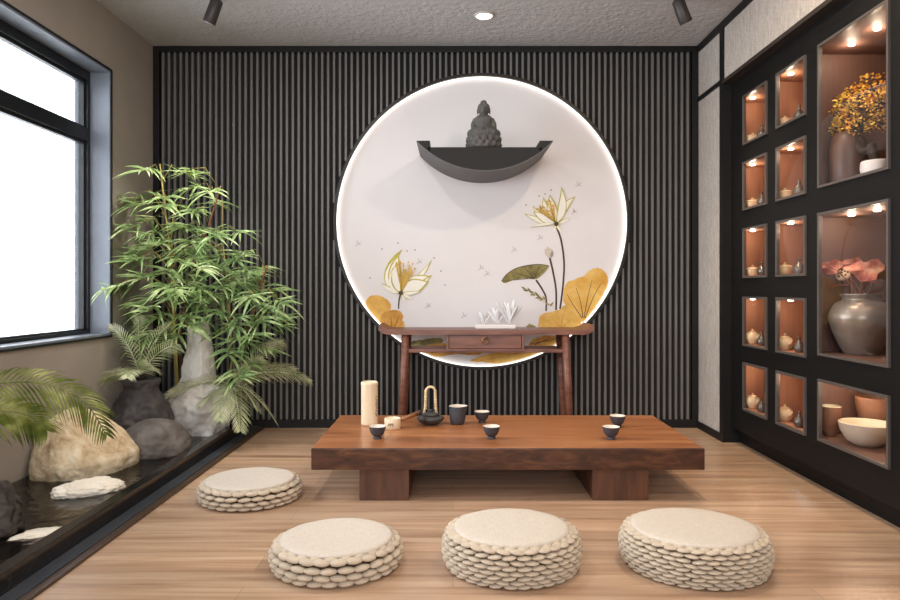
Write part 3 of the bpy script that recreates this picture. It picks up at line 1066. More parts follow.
# ================================================================== POUFS
def pouf(cx, cy, r, h, rows, nb, label, sy=1.0, rot=0, seed=0, pr=.8):
    rn = random.Random(seed)
    t = thing('woven_pouf', (cx, cy, 0), label, 'pouf', 'round woven floor poufs')
    M = Matrix.Rotation(rot, 3, 'Z')

    def pos(a, rad_, z):
        v = M @ Vector((rad_ * math.cos(a), rad_ * sy * math.sin(a), 0))
        return Vector((cx + v.x, cy + v.y, z))

    def rprof(tz_):   # bulging side
        return r * (.86 + .14 * math.sin(PI * (.12 + .76 * tz_)) ** .8)

    hs = h * .9
    core = MB()
    prof = [(r * .3, 0.001)] + [(rprof(k / 10) * .9 - .012, .003 + (hs - .012) * k / 10) for k in range(11)] + [(r * .5, hs - .004), (0, hs - .002)]
    core.lathe(prof, (0, 0, 0), 40)
    core.v = [Vector((cx, cy, 0)) + M @ Vector((v.x, v.y * sy, v.z)) for v in core.v]
    core.build('core', M_ropeshade, t)
    bh = hs / rows
    wb_ = MB()
    for i in range(rows):
        tz_ = (i + .5) / rows
        rr_ = rprof(tz_) - .010
        for k in range(nb):
            a = 2 * PI * (k + .5 * (i % 2) + rn.uniform(-.06, .06)) / nb
            ln = 2 * PI * rr_ / nb * .57
            mt = M @ Matrix.Rotation(a + PI / 2, 3, 'Z') @ Matrix.Rotation((.06 if i % 2 else -.06) + rn.uniform(-.09, .09), 3, 'Y')
            wb_.ell(pos(a, rr_, max(bh * .56, hs * tz_ + rn.uniform(-.03, .03) * bh)), (ln, .0175 + .12 * bh, bh * .46), 10, 7, mtx=mt)
    # top edge rope
    for k in range(nb):
        a = 2 * PI * (k + .5 * (rows % 2)) / nb
        rr_ = rprof(1) - .03
        mt = M @ Matrix.Rotation(a + PI / 2, 3, 'Z')
        wb_.ell(pos(a, rr_ + .008, hs - .007), (2 * PI * rr_ / nb * .56, .021, .0125), 10, 7, mtx=mt)
    wb_.build('rope_weave', M_rope, t)
    pad = MB()
    R0 = r * pr
    n_ = 56
    pp = [(R0 * .97, hs - .004), (R0, hs + .002), (R0 * .985, hs + .008), (R0 * .93, hs + .0115), (R0 * .7, h - .001), (R0 * .35, h + .001), (0, h + .001)]
    pad.lathe(pp, (0, 0, 0), n_, caps=False)
    for v in pad.v:
        a = math.atan2(v.y, v.x)
        v.z += .0022 * noise.noise(Vector((v.x * 14, v.y * 14, seed)))
    pad.v = [Vector((cx, cy, 0)) + M @ Vector((v.x, v.y * sy, v.z)) for v in pad.v]
    pad.build('seat_pad', M_pad, t, label='flat cream linen seat pad')
    return t


pouf((250.5 - HX) / 209, FPX / 209, .238, .098, 4, 25, 'low cream woven pouf beside the pond kerb, left of the table', .95, .1, 1, .88)
pouf((337 - HX) / 275, FPX / 275, .234, .106, 4, 25, 'low chunky-rope cream pouf in front of the left table leg', .95, .25, 2, .87)
pouf((511.5 - HX) / 275, FPX / 275, .248, .146, 8, 30, 'tall cream woven pouf at the middle of the front row', .95, 0, 3, .845)
pouf((694 - HX) / 275, FPX / 275, .262, .146, 9, 33, 'tall cream woven pouf at the right end of the front row', .92, -.12, 4, .86)


# ================================================================== STONES
def rock(name, c, rad_, seed, mat, label, amp=.22, fr=1.4, rot=0, shape=None, cut=0.0, sub=6, facet=0., rough=.03):
    bm = bmesh.new()
    bmesh.ops.create_icosphere(bm, subdivisions=sub, radius=1)
    M = Matrix.Rotation(rot, 3, 'Z')
    mb = MB()
    off = Vector((seed * 7.3, seed * 3.1, seed))
    for v in bm.verts:
        n_ = v.co.normalized()
        k = 1 + amp * noise.fractal(n_ * fr + off, .8, 2.1, 4) + rough * (.5 - abs(noise.noise(n_ * 4.3 + off))) + rough * .5 * noise.noise(n_ * 11 + off) + facet * (noise.cell(n_ * 2.2 + off) - .5) * .1
        q_ = n_ * k
        if shape: q_ = shape(q_)
        q_ = Vector((q_.x * rad_[0], q_.y * rad_[1], q_.z * rad_[2]))
        q_ = M @ q_ + Vector(c)
        q_.z = max(q_.z, .001)
        v.co = q_
    bm.verts.index_update()
    mb.add([v.co.copy() for v in bm.verts], [[v.index for v in f.verts] for f in bm.faces])
    bm.free()
    o = mb.build(name, mat, loc=(c[0], c[1], 0.001))
    return tag(o, label, 'rock', 'pond stones')


def tan_shape(q_):
    # broad base, top leaning to the window side, flat left flank
    p_ = lambda v: math.copysign(abs(v) ** .78, v)
    q_ = Vector((p_(q_.x), p_(q_.y), p_(q_.z)))
    k = 1.08 - .30 * max(0, q_.z)
    return Vector((q_.x * k - .34 * max(0, q_.z), q_.y * k, q_.z * (1 - .22 * max(0, q_.x))))


rock('boulder', (-1.94, 3.63, .12), (.185, .24, .235), 2.6, M_tan, 'large tan sandstone boulder in the pond under the window', .13, 1.1, -.35, tan_shape)
rock('boulder', (-1.745, 4.0, .09), (.212, .185, .15), 5, M_grey, 'smooth grey rounded boulder touching the pond kerb, right of the tan one', .10, .8, .5, rough=.012)
rock('flat_stone', (-1.705, 3.20, .05), (.15, .075, .06), 8, M_pale, 'low white stone rising from the water in front of the tan boulder', .22, 1.1, .6)
rock('flat_stone', (-1.60, 2.66, .045), (.10, .045, .022), 3, M_pale, 'small flat white shape at water level near the left frame edge', .2, 1.3, .55)  # thin pale ellipsoid lying at the water surface
rock('boulder', (-1.87, 2.70, .09), (.155, .17, .145), 11, M_brownst, 'dark brown rough rock cut by the left edge of the photo', .22, 1.2, .3)


def jar_shape(q_):
    z = q_.z
    k = 1.0 - .40 * max(0, min(1, (z - .05) / .95)) ** 1.2 - .12 * max(0, -z)
    if z > .75: k *= 1.0
    return Vector((q_.x * k, q_.y * k, z))


def jar(c, label):
    bm_prof = interp_profile([(.12, .001), (.165, .03), (.188, .12), (.182, .21), (.15, .29), (.115, .345), (.098, .375), (.104, .40), (.108, .43), (.09, .435), (.0, .425)], 8)
    mb = MB().lathe(bm_prof, c, 90)
    for v in mb.v:
        d_ = v - Vector(c)
        k = 1 + .16 * noise.fractal(Vector((d_.x * 6, d_.y * 6, d_.z * 5 + 3)), .8, 2.1, 4) + .12 * (.3 - abs(noise.noise(Vector((d_.x * 13, d_.y * 13, d_.z * 17))))) + .05 * noise.noise(Vector((d_.x * 40, d_.y * 40, d_.z * 30)))
        v.x = c[0] + d_.x * k; v.y = c[1] + d_.y * k
    o = mb.build('stone_jar', M_darkst, loc=c)
    return tag(o, label, 'jar')


jar((-1.965, 4.31, .001), 'rough dark slate jar-shaped stone in the pond corner, holding a fern')


def obelisk(c, label):
    mb = MB()
    lv = [(.12, .001), (.18, .02), (.21, .09), (.218, .17), (.20, .25), (.15, .32), (.10, .37), (.084, .45), (.074, .55), (.064, .65), (.056, .735), (.048, .775), (.03, .787), (0, .79)]
    mb.lathe(interp_profile(lv, 8), c, 90)
    for v in mb.v:
        d_ = v - Vector(c)
        a = math.atan2(d_.y, d_.x); rr_ = math.hypot(d_.x, d_.y)
        sq = 1 / max(abs(math.cos(a + .4)), abs(math.sin(a + .4))) ** .7 if d_.z > .3 else 1
        k = sq * (1 + .20 * noise.fractal(Vector((d_.x * 5, d_.y * 5, d_.z * 5)), .8, 2.1, 4) + .10 * (.3 - abs(noise.noise(Vector((d_.x * 9, d_.y * 9, d_.z * 9))))) + .03 * noise.noise(Vector((d_.x * 40, d_.y * 40, d_.z * 30))))
        v.x = c[0] + rr_ * k * math.cos(a) + d_.z * .0; v.y = c[1] + rr_ * k * math.sin(a) * .8
    return tag(mb.build('standing_stone', M_whitest, loc=c), label, 'rock', 'pond stones')


obelisk((-1.685, 4.55, .001), 'tall pale upright stone rising among the bamboo leaves')


# ================================================================== PLANTS
def w3(px, py, Y):
    s_ = FPX / Y
    return Vector(((px - HX) / s_, Y, 1 + (HY - py) / s_))


def clampx(p, m=.03):
    if p.x < XL + m: p.x = XL + m
    return p


def clamp_mb(mb, m=.012):
    for v in mb.v:
        if v.x < XL + m: v.x = XL + m + .001 * random.random()
        if v.y > YW - .05: v.y = YW - .05 - .02 * random.random()


def bamboo(name, label, canes, sprays, mat, seed):
    rn = random.Random(seed)
    base = canes[0][0]
    t = thing(name, (base.x, base.y, .001), label, 'plant', 'bamboo plants in the pond corner')
    for i, pts in enumerate(canes):
        P = [Vector(q_) for q_ in pts]
        full = []
        for k in range(len(P) - 1):
            for j in range(6): full.append(P[k].lerp(P[k + 1], j / 6))
        full.append(P[-1])
        n_ = len(full)
        mb = MB().tube(full, [.009 * (1 - .5 * k / n_) for k in range(n_)], 8)
        for k in range(3, n_ - 1, 3):
            mb.ell(full[k], (.010, .010, .004), 8, 5)
        mb.build('cane', M_cane if i != 1 else M_cane2, t)
    fo = MB(); tw = MB()
    allp = []
    for pts in canes:
        for k in range(len(pts) - 1):
            for j in range(10): allp.append(Vector(pts[k]).lerp(Vector(pts[k + 1]), j / 10))
        allp.append(Vector(pts[-1]))
    sprays = [q_ for (a_, b_, c_) in sprays for q_ in ((a_, b_, c_), (a_ + rn.uniform(-13, 13), b_ + rn.uniform(-12, 14), c_ + rn.uniform(-.15, .1)))[:1 + (rn.random() < .45)]]
    for (px, py, Y) in sprays:
        tip = w3(px, py, Y + rn.uniform(-.14, .14))
        clampx(tip, .05)
        # spring from a cane a little below
        near = min(allp, key=lambda q_: (q_ - (tip - Vector((0, 0, .08)))).length)
        d_ = tip - near
        midp = near.lerp(tip, .55) + Vector((0, 0, .05 + d_.length * .12))
        path = [near, midp, tip + Vector((0, 0, .01))]
        tw.tube(path, [.0028, .0022, .0012], 5)
        main = (tip - midp)
        if main.length < .03: main = Vector((rn.uniform(-1, 1), rn.uniform(-1, .2), .2))
        main.normalize()
        flat = Vector((main.x, main.y, 0))
        if flat.length < .2: flat = Vector((rn.choice((-1, 1)), rn.uniform(-.8, .3), 0))
        flat.normalize()
        cnt = rn.randint(9, 14)
        rach = .16
        end = tip + flat * rach * .5 + Vector((0, 0, -.03))
        tw.tube([tip, end], [.0014, .001], 5)
        for k in range(cnt):
            u = k / (cnt - 1)
            b_ = tip.lerp(end, max(0, u - .1)) if u > .1 else midp.lerp(tip, .75 + u * 2)
            ang = (1 if k % 2 else -1) * R(72 - 50 * u + rn.uniform(-10, 10))
            dd = Matrix.Rotation(ang, 3, 'Z') @ flat
            dd = (dd + Vector((0, 0, rn.uniform(-.3, .45)))).normalized()
            L = rn.uniform(.13, .21) * (1 - .2 * abs(u - .5))
            up = Vector((rn.uniform(-.5, .5), -.7 + rn.uniform(-.4, .4), 1))
            fo.leaf(b_, dd, up, L, rn.uniform(.015, .023), rn.uniform(.05, .6), n=6)
    clamp_mb(fo); clamp_mb(tw)
    tw.build('twigs', M_cane, t)
    fo.build('foliage', mat, t)
    return t


def crop2(x, y): return 90 + x / 2, 150 + y / 2


spA = [(120, 38), (205, 40), (218, 72), (180, 40), (95, 92), (112, 105), (100, 150), (130, 135), (185, 112), (175, 150), (185, 190), (145, 185), (120, 200), (135, 215), (105, 215), (170, 215),
       (65, 265), (95, 265), (185, 245), (160, 240), (125, 250), (120, 300), (140, 290), (180, 290), (110, 340), (150, 330), (190, 330), (95, 330), (165, 180), (205, 215), (195, 260), (210, 300), (150, 95),
       (130, 165), (155, 270), (200, 150), (150, 360), (180, 370), (120, 380), (215, 120)]
spB = [(265, 102), (225, 195), (250, 160), (240, 195), (290, 160), (285, 215), (315, 205), (265, 235), (245, 250), (345, 235), (330, 265), (300, 240), (240, 290), (270, 290), (300, 290), (330, 300), (360, 275), (375, 300),
       (290, 330), (340, 335), (260, 365), (300, 375), (325, 365), (360, 345), (280, 400), (245, 345), (235, 315), (310, 420), (270, 270), (255, 210), (320, 240), (350, 310), (300, 350), (260, 320), (335, 390), (285, 260)]


def c2w(x, y, Y):
    a, b_ = crop2(x, y)
    return w3(a, b_, Y)


def basez(v): return Vector((v.x, v.y, .001))


A1 = [basez(c2w(182, 560, 4.82)), c2w(172, 400, 4.5), c2w(160, 200, 4.48), c2w(140, 28, 4.46)]
A2 = [basez(c2w(195, 560, 4.82)), c2w(178, 380, 4.6), c2w(200, 250, 4.6), c2w(238, 150, 4.6), c2w(262, 72, 4.6)]
A3 = [basez(c2w(178, 560, 4.82)), c2w(166, 350, 4.56), c2w(163, 170, 4.55), c2w(168, 120, 4.55)]
B1 = [basez(c2w(262, 560, 4.82)), c2w(284, 420, 4.6), c2w(278, 300, 4.6), c2w(266, 190, 4.58)]
B2 = [basez(c2w(270, 560, 4.82)), c2w(300, 420, 4.64), c2w(325, 330, 4.62), c2w(355, 230, 4.6)]
bamboo('bamboo_plant', 'taller leafy bamboo plant in the corner behind the dark jar stone', [A1, A2, A3], [(*crop2(*q_), 4.48) for q_ in spA], M_leaf, 5)
bamboo('bamboo_plant', 'shorter leafy bamboo plant right of the pale upright stone', [B1, B2], [(*crop2(*q_), 4.56) for q_ in spB], M_leaf2, 9)


def frond(fo, rc, pts, npin, L, W, rn, droop=.25, fwd=.55, lift=.25, roll=0):
    P = smoothcurve(pts, 10)
    rc.tube(P, [.0055 * (1 - .75 * k / len(P)) for k in range(len(P))], 6)
    n_ = len(P) - 1
    for k in range(npin):
        u = .10 + .9 * k / (npin - 1)
        i = min(int(u * n_), n_ - 1)
        p_ = P[i].lerp(P[i + 1], u * n_ - i)
        t_v = (P[i + 1] - P[i]).normalized()
        sd_ = t_v.cross(Vector((0, 0, 1)))
        sd_ = sd_.normalized() if sd_.length > .05 else Vector((1, 0, 0))
        nrm = sd_.cross(t_v)
        if roll:
            sd_ = Matrix.Rotation(roll, 3, t_v) @ sd_
            nrm = sd_.cross(t_v)
        prof_ = math.sin(PI * min(1, .18 + .80 * u)) ** .6
        for sg in (-1, 1):
            dd = (sd_ * sg + t_v * (fwd + .5 * u) + nrm * lift + Vector((0, 0, rn.uniform(-.12, .05)))).normalized()
            fo.leaf(p_, dd, nrm, L * prof_ * rn.uniform(.88, 1.08), W, droop, n=4, fold=.15)


def smoothcurve(pts, n):
    P = [Vector(p_) for p_ in pts]
    out = []
    for i in range(len(P) - 1):
        p0, p1, p2, p3 = P[max(i - 1, 0)], P[i], P[i + 1], P[min(i + 2, len(P) - 1)]
        for k in range(n):
            t = k / n
            out.append(.5 * ((2 * p1) + (p2 - p0) * t + (2 * p0 - 5 * p1 + 4 * p2 - p3) * t * t + (3 * p1 - p0 - 3 * p2 + p3) * t ** 3))
    out.append(P[-1])
    return out


def fern(name, base, tips, label, mat, npin, L, W, seed, arch=.12, droop=.3, grp='ferns in the pond corner'):
    rn = random.Random(seed)
    t = thing(name, base, label, 'fern', grp)
    B = Vector(base)
    st_ = MB()
    for k in range(8):
        a = 2 * PI * k / 8
        st_.ell(B + Vector((.018 * math.cos(a), .018 * math.sin(a), .02)), (.016, .016, .024), 8, 6)
    st_.ell(B + Vector((0, 0, .022)), (.024, .024, .026), 8, 6)
    st_.build('crown', M_bark, t)
    for tip in tips:
        if isinstance(tip, list):      # a whole midrib path
            fo, rc = MB(), MB()
            frond(fo, rc, [B + Vector((0, 0, .03))] + tip, npin, L, W, rn, droop, roll=R(-62))
            clamp_mb(fo); clamp_mb(rc)
            f_ = fo.build('frond', mat, t)
            rc.build('midrib', mat, f_)
            continue
        T = Vector(tip)
        d_ = T - B
        m1 = B.lerp(T, .33) + Vector((0, 0, arch + .20 * d_.length))
        m2 = B.lerp(T, .72) + Vector((0, 0, arch + .16 * d_.length))
        fo, rc = MB(), MB()
        frond(fo, rc, [B + Vector((0, 0, .03)), m1, m2, T], npin, L, W, rn, droop, fwd=.75, lift=.3, roll=R(-48) * max(-1, min(1, d_.x / max(.05, abs(d_.y)))))
        clamp_mb(fo); clamp_mb(rc)
        f_ = fo.build('frond', mat, t)
        rc.build('midrib', mat, f_)
    return t


# fern growing out of the dark stone jar (left), tips read from the photograph
Yf = 4.28
fern('fern', (-1.965, 4.31, .427), [c2w(25, 462, 4.15), c2w(40, 355, 4.25), c2w(130, 440, 4.1), c2w(180, 395, 4.2), c2w(95, 330, 4.4), c2w(75, 455, 4.05), c2w(160, 350, 4.4)],
     'silvery green fern spilling from the top of dark jar stone', M_fern, 24, .11, .0085, 3, .0)
fern('fern', (-1.47, 4.58, .33), [c2w(440, 462, 4.5), c2w(372, 545, 4.35), c2w(300, 560, 4.2), c2w(155, 490, 4.3), c2w(385, 385, 4.6), c2w(222, 510, 4.3), c2w(335, 520, 4.3), c2w(410, 440, 4.7), c2w(260, 540, 4.15), c2w(345, 420, 4.55)],
     'silvery green fern spreading over the kerb at right of bamboo', M_fern, 28, .13, .0085, 6, -.02)
# its stem down to the pond
bpy.data.objects['fern.001'].location.z = .33
rt_ = bpy.data.objects['fern.001']
MB().tube([(-1.57, 4.63, .002), (-1.54, 4.62, .15), (-1.47, 4.58, .335)], [.02, .016, .02], 10).build('trunk', M_bark, rt_)

# cycad reaching in from the left
cb = (-1.96, 2.38, .42)
cy = fern('cycad', cb, [[w3(-60, 402, 2.5), w3(-5, 384, 2.58), w3(45, 384, 2.66), w3(84, 402, 2.72), w3(106, 434, 2.76)], [w3(-60, 430, 2.5), w3(-10, 412, 2.6), w3(25, 414, 2.68), w3(46, 430, 2.72)], (-1.62, 2.05, .5), (-1.75, 2.0, .7), (-2.05, 1.95, .62), (-2.1, 2.7, .62)],
          'cycad frond arching in from the left edge over the tan boulder', M_cyc, 42, .16, .0095, 12, .08, .45, grp=None)
cy['category'] = 'plant'
MB().tube([(-1.96, 2.38, .002), (-1.95, 2.39, .2), (-1.96, 2.38, .43)], [.07, .06, .055], 14).build('trunk', M_bark, cy)

# ================================================================== CEILING LAMPS
def spot(x, y, aim, label):
    t = thing('ceiling_spotlight', (x, y, ZC), label, 'spotlight', 'dark ceiling spotlights')
    MB().lathe([(.045, -.0), (.045, -.018), (.012, -.02), (.012, -.06), (0, -.06)], (x, y, ZC - .001), 20).build('mount', M_spot, t)
    A = Vector(aim).normalized()
    c = Vector((x, y, ZC - .085))
    e0, e1 = c - A * .06, c + A * .085
    hd_ = MB().tube([e0, e0 + A * .01, e1 - A * .004, e1], [.028, .036, .038, .036], 20).build('head', M_spot, t)
    MB().tube([e1 + A * .0005, e1 + A * .002], [.028, .028], 20).build('lens', M_trimring, hd_)
    return e1 + A * .02


sL = spot((214 - HX) / 168, FPX / 168, (-.35, .12, -.8), 'dark grey ceiling spotlight on the window side')
sR = spot((681 - HX) / 168, FPX / 168, (.38, .15, -.8), 'dark grey ceiling spotlight on the cabinet side')
dx_, dy_ = (484 - HX) / 156.6, FPX / 156.6
t = dl0 = thing('recessed_downlight', (dx_, dy_, ZC), 'round lit downlight set into the ceiling above the panel', 'downlight', 'recessed ceiling downlights')
MB().lathe([(.052, -.001), (.066, -.001), (.066, -.008), (.052, -.012), (.050, -.004), (.052, -.001)], (dx_, dy_, ZC), 32, caps=False).build('trim_ring', M_trimring, t)
MB().lathe([(0, -.005), (.05, -.005)], (dx_, dy_, ZC), 32, caps=False).build('lens', M_lamp, t)
FILL_DOWN = [(-.75, 3.0), (1.0, 3.0), (-.75, 1.3), (1.0, 1.3)]  # added fill downlights out of view, put in to light the room
for (a_, b_), w_ in zip(FILL_DOWN, ('above the left end of the tea table', 'above the right end of the tea table', 'above the left of the front floor', 'above the right of the front floor')):
    dup(dl0, (a_, b_, ZC), 'added unseen fill downlight in the ceiling ' + w_)

# ================================================================== DISPLAY CABINET
XF = 1.80
YC1 = (3.945, 4.265); YC2 = (3.508, 3.828); YB = (2.835, 3.388)
rows = [(1.892, 2.20), (1.487, 1.787), (1.067, 1.377), (.647, .953), (.247, .545)]
bigs = [(1.497, 2.205), (.672, 1.375), (.252, .557)]
cases = []
rn_names = ['topmost row', 'second row from the top', 'middle row', 'fourth row from the top', 'lowest row']
for i, (z0, z1) in enumerate(rows):
    cases.append((YC1, z0, z1, 'small', f'small lit display case, far column, {rn_names[i]}', i, 0))
    cases.append((YC2, z0, z1, 'small', f'small lit display case, nearer column, {rn_names[i]}', i, 1))
bl = ['large upper display case with the golden bonsai', 'large middle display case with the flower urn', 'wide low display case with the bowls']
for i, (z0, z1) in enumerate(bigs):
    cases.append((YB, z0, z1, 'big', bl[i], i, 2))
# black panel: one board with openings
ys = sorted({2.30, YC - .011} | {v_ for c_ in cases for v_ in c_[0]})
pn = MB()


def hole(y, z):
    for c_ in cases:
        if c_[0][0] < y < c_[0][1] and c_[1] < z < c_[2]: return True
    return False


PZ0, PZ1 = .10, 2.335
for i in range(len(ys) - 1):
    ym = (ys[i] + ys[i + 1]) / 2
    zs = [PZ0, PZ1]
    for c_ in cases:
        if c_[0][0] < ym < c_[0][1]: zs += [c_[1], c_[2]]
    zs = sorted(zs)
    for k in range(len(zs) - 1):
        if not hole(ym, (zs[k] + zs[k + 1]) / 2):
            pn.box((XB, ys[i], zs[k]), (XB + .008, ys[i + 1], zs[k + 1]))
struct(pn.build('cabinet_panel', M_panel))
struct(MB().box((1.87, 2.30, 0), (1.95, YC - .011, .10), .003).build('baseboard_cabinet', M_panel))
struct(MB().box((2.30, 2.30, 0), (2.40, YC - .011, ZC)).build('wall_cabinet_back', M_black))

LAMPS = []


def case(Y, z0, z1, kind, label, i, col):
    t = thing('display_case', (XF, (Y[0] + Y[1]) / 2, z0), label, 'display case', 'lit display cases of the right wall')
    fw = .013
    fd = XB - XF
    fr_ = MB()
    y0, y1 = Y
    bt = .009
    fr_.box((XF, y0, z0), (XB + .008, y1, z0 + fw), .002); fr_.box((XF, y0, z1 - fw), (XB + .008, y1, z1), .002)
    fr_.box((XF, y0, z0 + fw), (XB + .008, y0 + fw, z1 - fw), .002); fr_.box((XF, y1 - fw, z0 + fw), (XB + .008, y1, z1 - fw), .002)
    fr_.build('frame', M_frame, t)
    MB().box((XF + .004, y0 + fw - .003, z0 + fw - .003), (XF + .008, y1 - fw + .003, z1 - fw + .003)).build('glass_pane', M_glass, t)
    # interior niche, wider than its frame on the far side
    xb = 2.07 if kind == 'small' else 2.27
    xi = XB + .0085
    yn = y0 + .004; yf = y1 + .10
    th = .012
    il = MB()
    il.box((xi, yn - th, z0 - .0), (xb, yf + th, z0 + fw - .002)); il.box((xi, yn - th, z1 - fw + .002), (xb, yf + th, z1 + .0))
    il.box((xb, yn - th, z0), (xb + th, yf + th, z1))
    il.box((xi, yf, z0 + fw - .002), (xb, yf + th, z1 - fw + .002)); il.box((xi, yn - th, z0 + fw - .002), (xb, yn, z1 - fw + .002))
    il.build('niche', M_inner if kind == 'small' else M_inner2, t)
    nl = 1 if kind == 'small' else 3
    zl = z1 - fw + .001
    for k in range(nl):
        if kind == 'small': lx_, ly_ = XB + .05, y1 - (.01 if col == 0 else .05)
        else: lx_, ly_ = XB + .13 + .0 * k, y0 + .1 + k * (y1 + .05 - y0 - .1) / 3 * 1.2
        MB().lathe([(.016, 0), (.014, -.006), (.009, -.008), (0, -.008)], (lx_, ly_, zl), 14).build('lamp', M_lamp, t)
        LAMPS.append((lx_, ly_, zl - .02, kind))
    return z0 + fw - .0015


floors = {}
for c_ in cases:
    floors[(c_[5], c_[6])] = case(*c_)


# ---- small case contents
def lidded_bowl(loc, label):
    t = thing('lidded_bowl', loc, label, 'bowl', 'small cream lidded pots in the cases')
    MB().lathe(interp_profile([(.022, 0), (.03, .004), (.04, .026), (.041, .042), (.04, .046), (.0, .047)], 3), loc, 24).build('body', M_cream, t)
    ld_ = MB().lathe(interp_profile([(.042, .046), (.041, .05), (.026, .057), (.005, .06), (0, .06)], 3), loc, 24).build('lid', M_cream, t)
    MB().lathe([(.006, .059), (.009, .066), (.006, .071), (0, .072)], loc, 12).build('knob', M_cream, ld_)
    return t


def mini_teapot(loc, label):
    t = thing('mini_teapot', loc, label, 'teapot', 'small cream teapots in the cases')
    MB().lathe(interp_profile([(.024, 0), (.03, .004), (.044, .032), (.04, .058), (.022, .072), (.0, .073)], 3), loc, 24).build('body', M_cream, t)
    ld_ = MB().lathe(interp_profile([(.024, .071), (.02, .077), (.0, .08)], 3), loc, 20).build('lid', M_cream, t)
    MB().lathe([(.005, .079), (.008, .086), (.005, .091), (0, .092)], loc, 12).build('knob', M_cream, ld_)
    x_, y_, z_ = loc
    MB().tube([(x_ + .005, y_ - .036, z_ + .03), (x_ + .008, y_ - .054, z_ + .045), (x_ + .01, y_ - .064, z_ + .06)], [.011, .008, .005], 10).build('spout', M_cream, t)
    MB().tube([(x_ - .0, y_ + .034, z_ + .058), (x_, y_ + .047, z_ + .056), (x_, y_ + .05, z_ + .04), (x_, y_ + .038, z_ + .022)], .0045, 8).build('handle', M_cream, t)
    return t


def bottle(loc, label):
    t = MB().lathe(interp_profile([(.016, 0), (.02, .003), (.028, .022), (.024, .042), (.009, .06), (.0065, .072), (.009, .082), (.0, .083)], 3), loc, 22).build('bottle', M_silver, loc=loc)
    return tag(t, label, 'bottle', 'small grey bottles in the cases')


def at_ratio(rat, X): return X / rat


ORD = ['topmost row', 'second row from top', 'middle row', 'fourth row from top', 'lowest row']
lb0 = tp0 = bo0 = None
for i in range(5):
    for col in (0, 1):
        zf = floors[(i, col)]
        rat = (.4375, .4845)[col]
        rat2 = (.4508, .5055)[col]
        where = f"{('far column', 'nearer column')[col]}, {ORD[i]}"
        pl = (1.87, 1.87 / rat, zf)
        bl_ = (1.86, 1.86 / rat2, zf)
        if i < 3:
            if lb0 is None: lb0 = lidded_bowl(pl, f'cream lidded pot in small case of {where}')
            else: dup(lb0, pl, f'cream lidded pot in small case of {where}')
        else:
            if tp0 is None: tp0 = mini_teapot(pl, f'cream round teapot in small case of {where}')
            else: dup(tp0, pl, f'cream round teapot in small case of {where}')
        if bo0 is None: bo0 = bottle(bl_, f'grey bottle in small case of {where}')
        else: dup(bo0, bl_, f'grey bottle in small case of {where}')


def rot_at(px, X): return X / ((px - HX) / FPX)


# ---- bonsai
zf = floors[(0, 2)]
X0 = 1.925
Y0 = rot_at(876, X0)
bz = thing('bonsai_tree', (X0, Y0, zf), 'bonsai with golden foliage in white pot in large upper case', 'bonsai')
MB().lathe(interp_profile([(.04, 0), (.055, .005), (.064, .035), (.062, .066), (.058, .074), (.052, .07), (.048, .062), (0, .07)], 3), (X0, Y0, zf), 28).build('pot', M_whitebase, bz)


def cpx(px, py, X):
    Y = rot_at(px, X)
    return Vector((X, Y, 1 + (HY - py) * Y / FPX))


trk = smoothcurve([Vector((X0, Y0, zf + .065)), Vector((X0 - .01, Y0 + .02, zf + .14)), cpx(872, 148, 1.93), cpx(862, 151, 1.94), cpx(857, 140, 1.95), cpx(862, 122, 1.96)], 6)
MB().tube(trk, [.022 * (1 - .55 * k / len(trk)) for k in range(len(trk))], 10).build('trunk', M_bark, bz)
# crown blobs in photo coordinates
blobs = [(872, 84, 16), (858, 92, 16), (880, 98, 14), (844, 100, 12), (866, 104, 17), (848, 114, 14), (832, 112, 9), (878, 116, 13), (838, 124, 11), (828, 122, 7), (858, 122, 13), (884, 88, 8)]
rn = random.Random(21)
fo = MB(); brn = MB()
core_top = cpx(862, 122, 1.96)
for (px, py, rr_) in blobs:
    py += 5
    c = cpx(px, py, 1.90 + (px - 828) / 60 * .08 + rn.uniform(-.02, .05))
    c.y = min(c.y, YB[1] + .05)
    r3 = rr_ / 200 * .98
    brn.tube(smoothcurve([trk[-8 + rn.randint(0, 7)], core_top.lerp(c, .6) + Vector((rn.uniform(-.02, .02), rn.uniform(-.02, .02), -.02)), c], 5), [.007 * (1 - .06 * k) for k in range(11)], 6)
    for q_ in range(9):
        dv_ = Vector((rn.gauss(0, 1), rn.gauss(0, 1), rn.gauss(0, .8))).normalized() * r3 * .85
        brn.tube([c, c + dv_ * .5 + Vector((0, 0, -.008)), c + dv_], [.003, .002, .0012], 5)
    for q_ in range(150):
        dv_ = Vector((rn.gauss(0, 1), rn.gauss(0, 1), rn.gauss(0, .8) + .35)).normalized() * r3 * rn.uniform(.55, 1.0)
        p_ = c + dv_
        a = rn.uniform(0, 2 * PI)
        up = Vector((rn.gauss(0, 1), rn.gauss(0, 1), rn.gauss(0, 1)))
        fo.leaf(p_, Vector((math.cos(a), math.sin(a), rn.uniform(-.4, .8))), up, rn.uniform(.010, .016), rn.uniform(.009, .013), .1, n=3)
for v in fo.v + brn.v:
    v.y = max(YB[0] + .01, min(v.y, YB[1] + .093)); v.x = max(v.x, XB + .03); v.x = min(v.x, 2.255)
brn.build('branches', M_bark, bz)
fo.build('foliage', M_gold, bz)
# brown stoneware jar left of the bonsai
Xj = 2.10
pj = (Xj, YB[1] + .0, zf)
yj = YB[1] - .005
tag(MB().lathe(interp_profile([(.065, 0), (.08, .01), (.088, .1), (.085, .2), (.07, .25), (.05, .262), (0, .262)], 3), (1.955, yj, zf), 30).build('stone_jar', plain('brown stoneware', (88, 58, 46), .45, var=.3, nscale=9), loc=(1.955, yj, zf)),
    'brown stoneware jar at far side of bonsai case', 'jar')
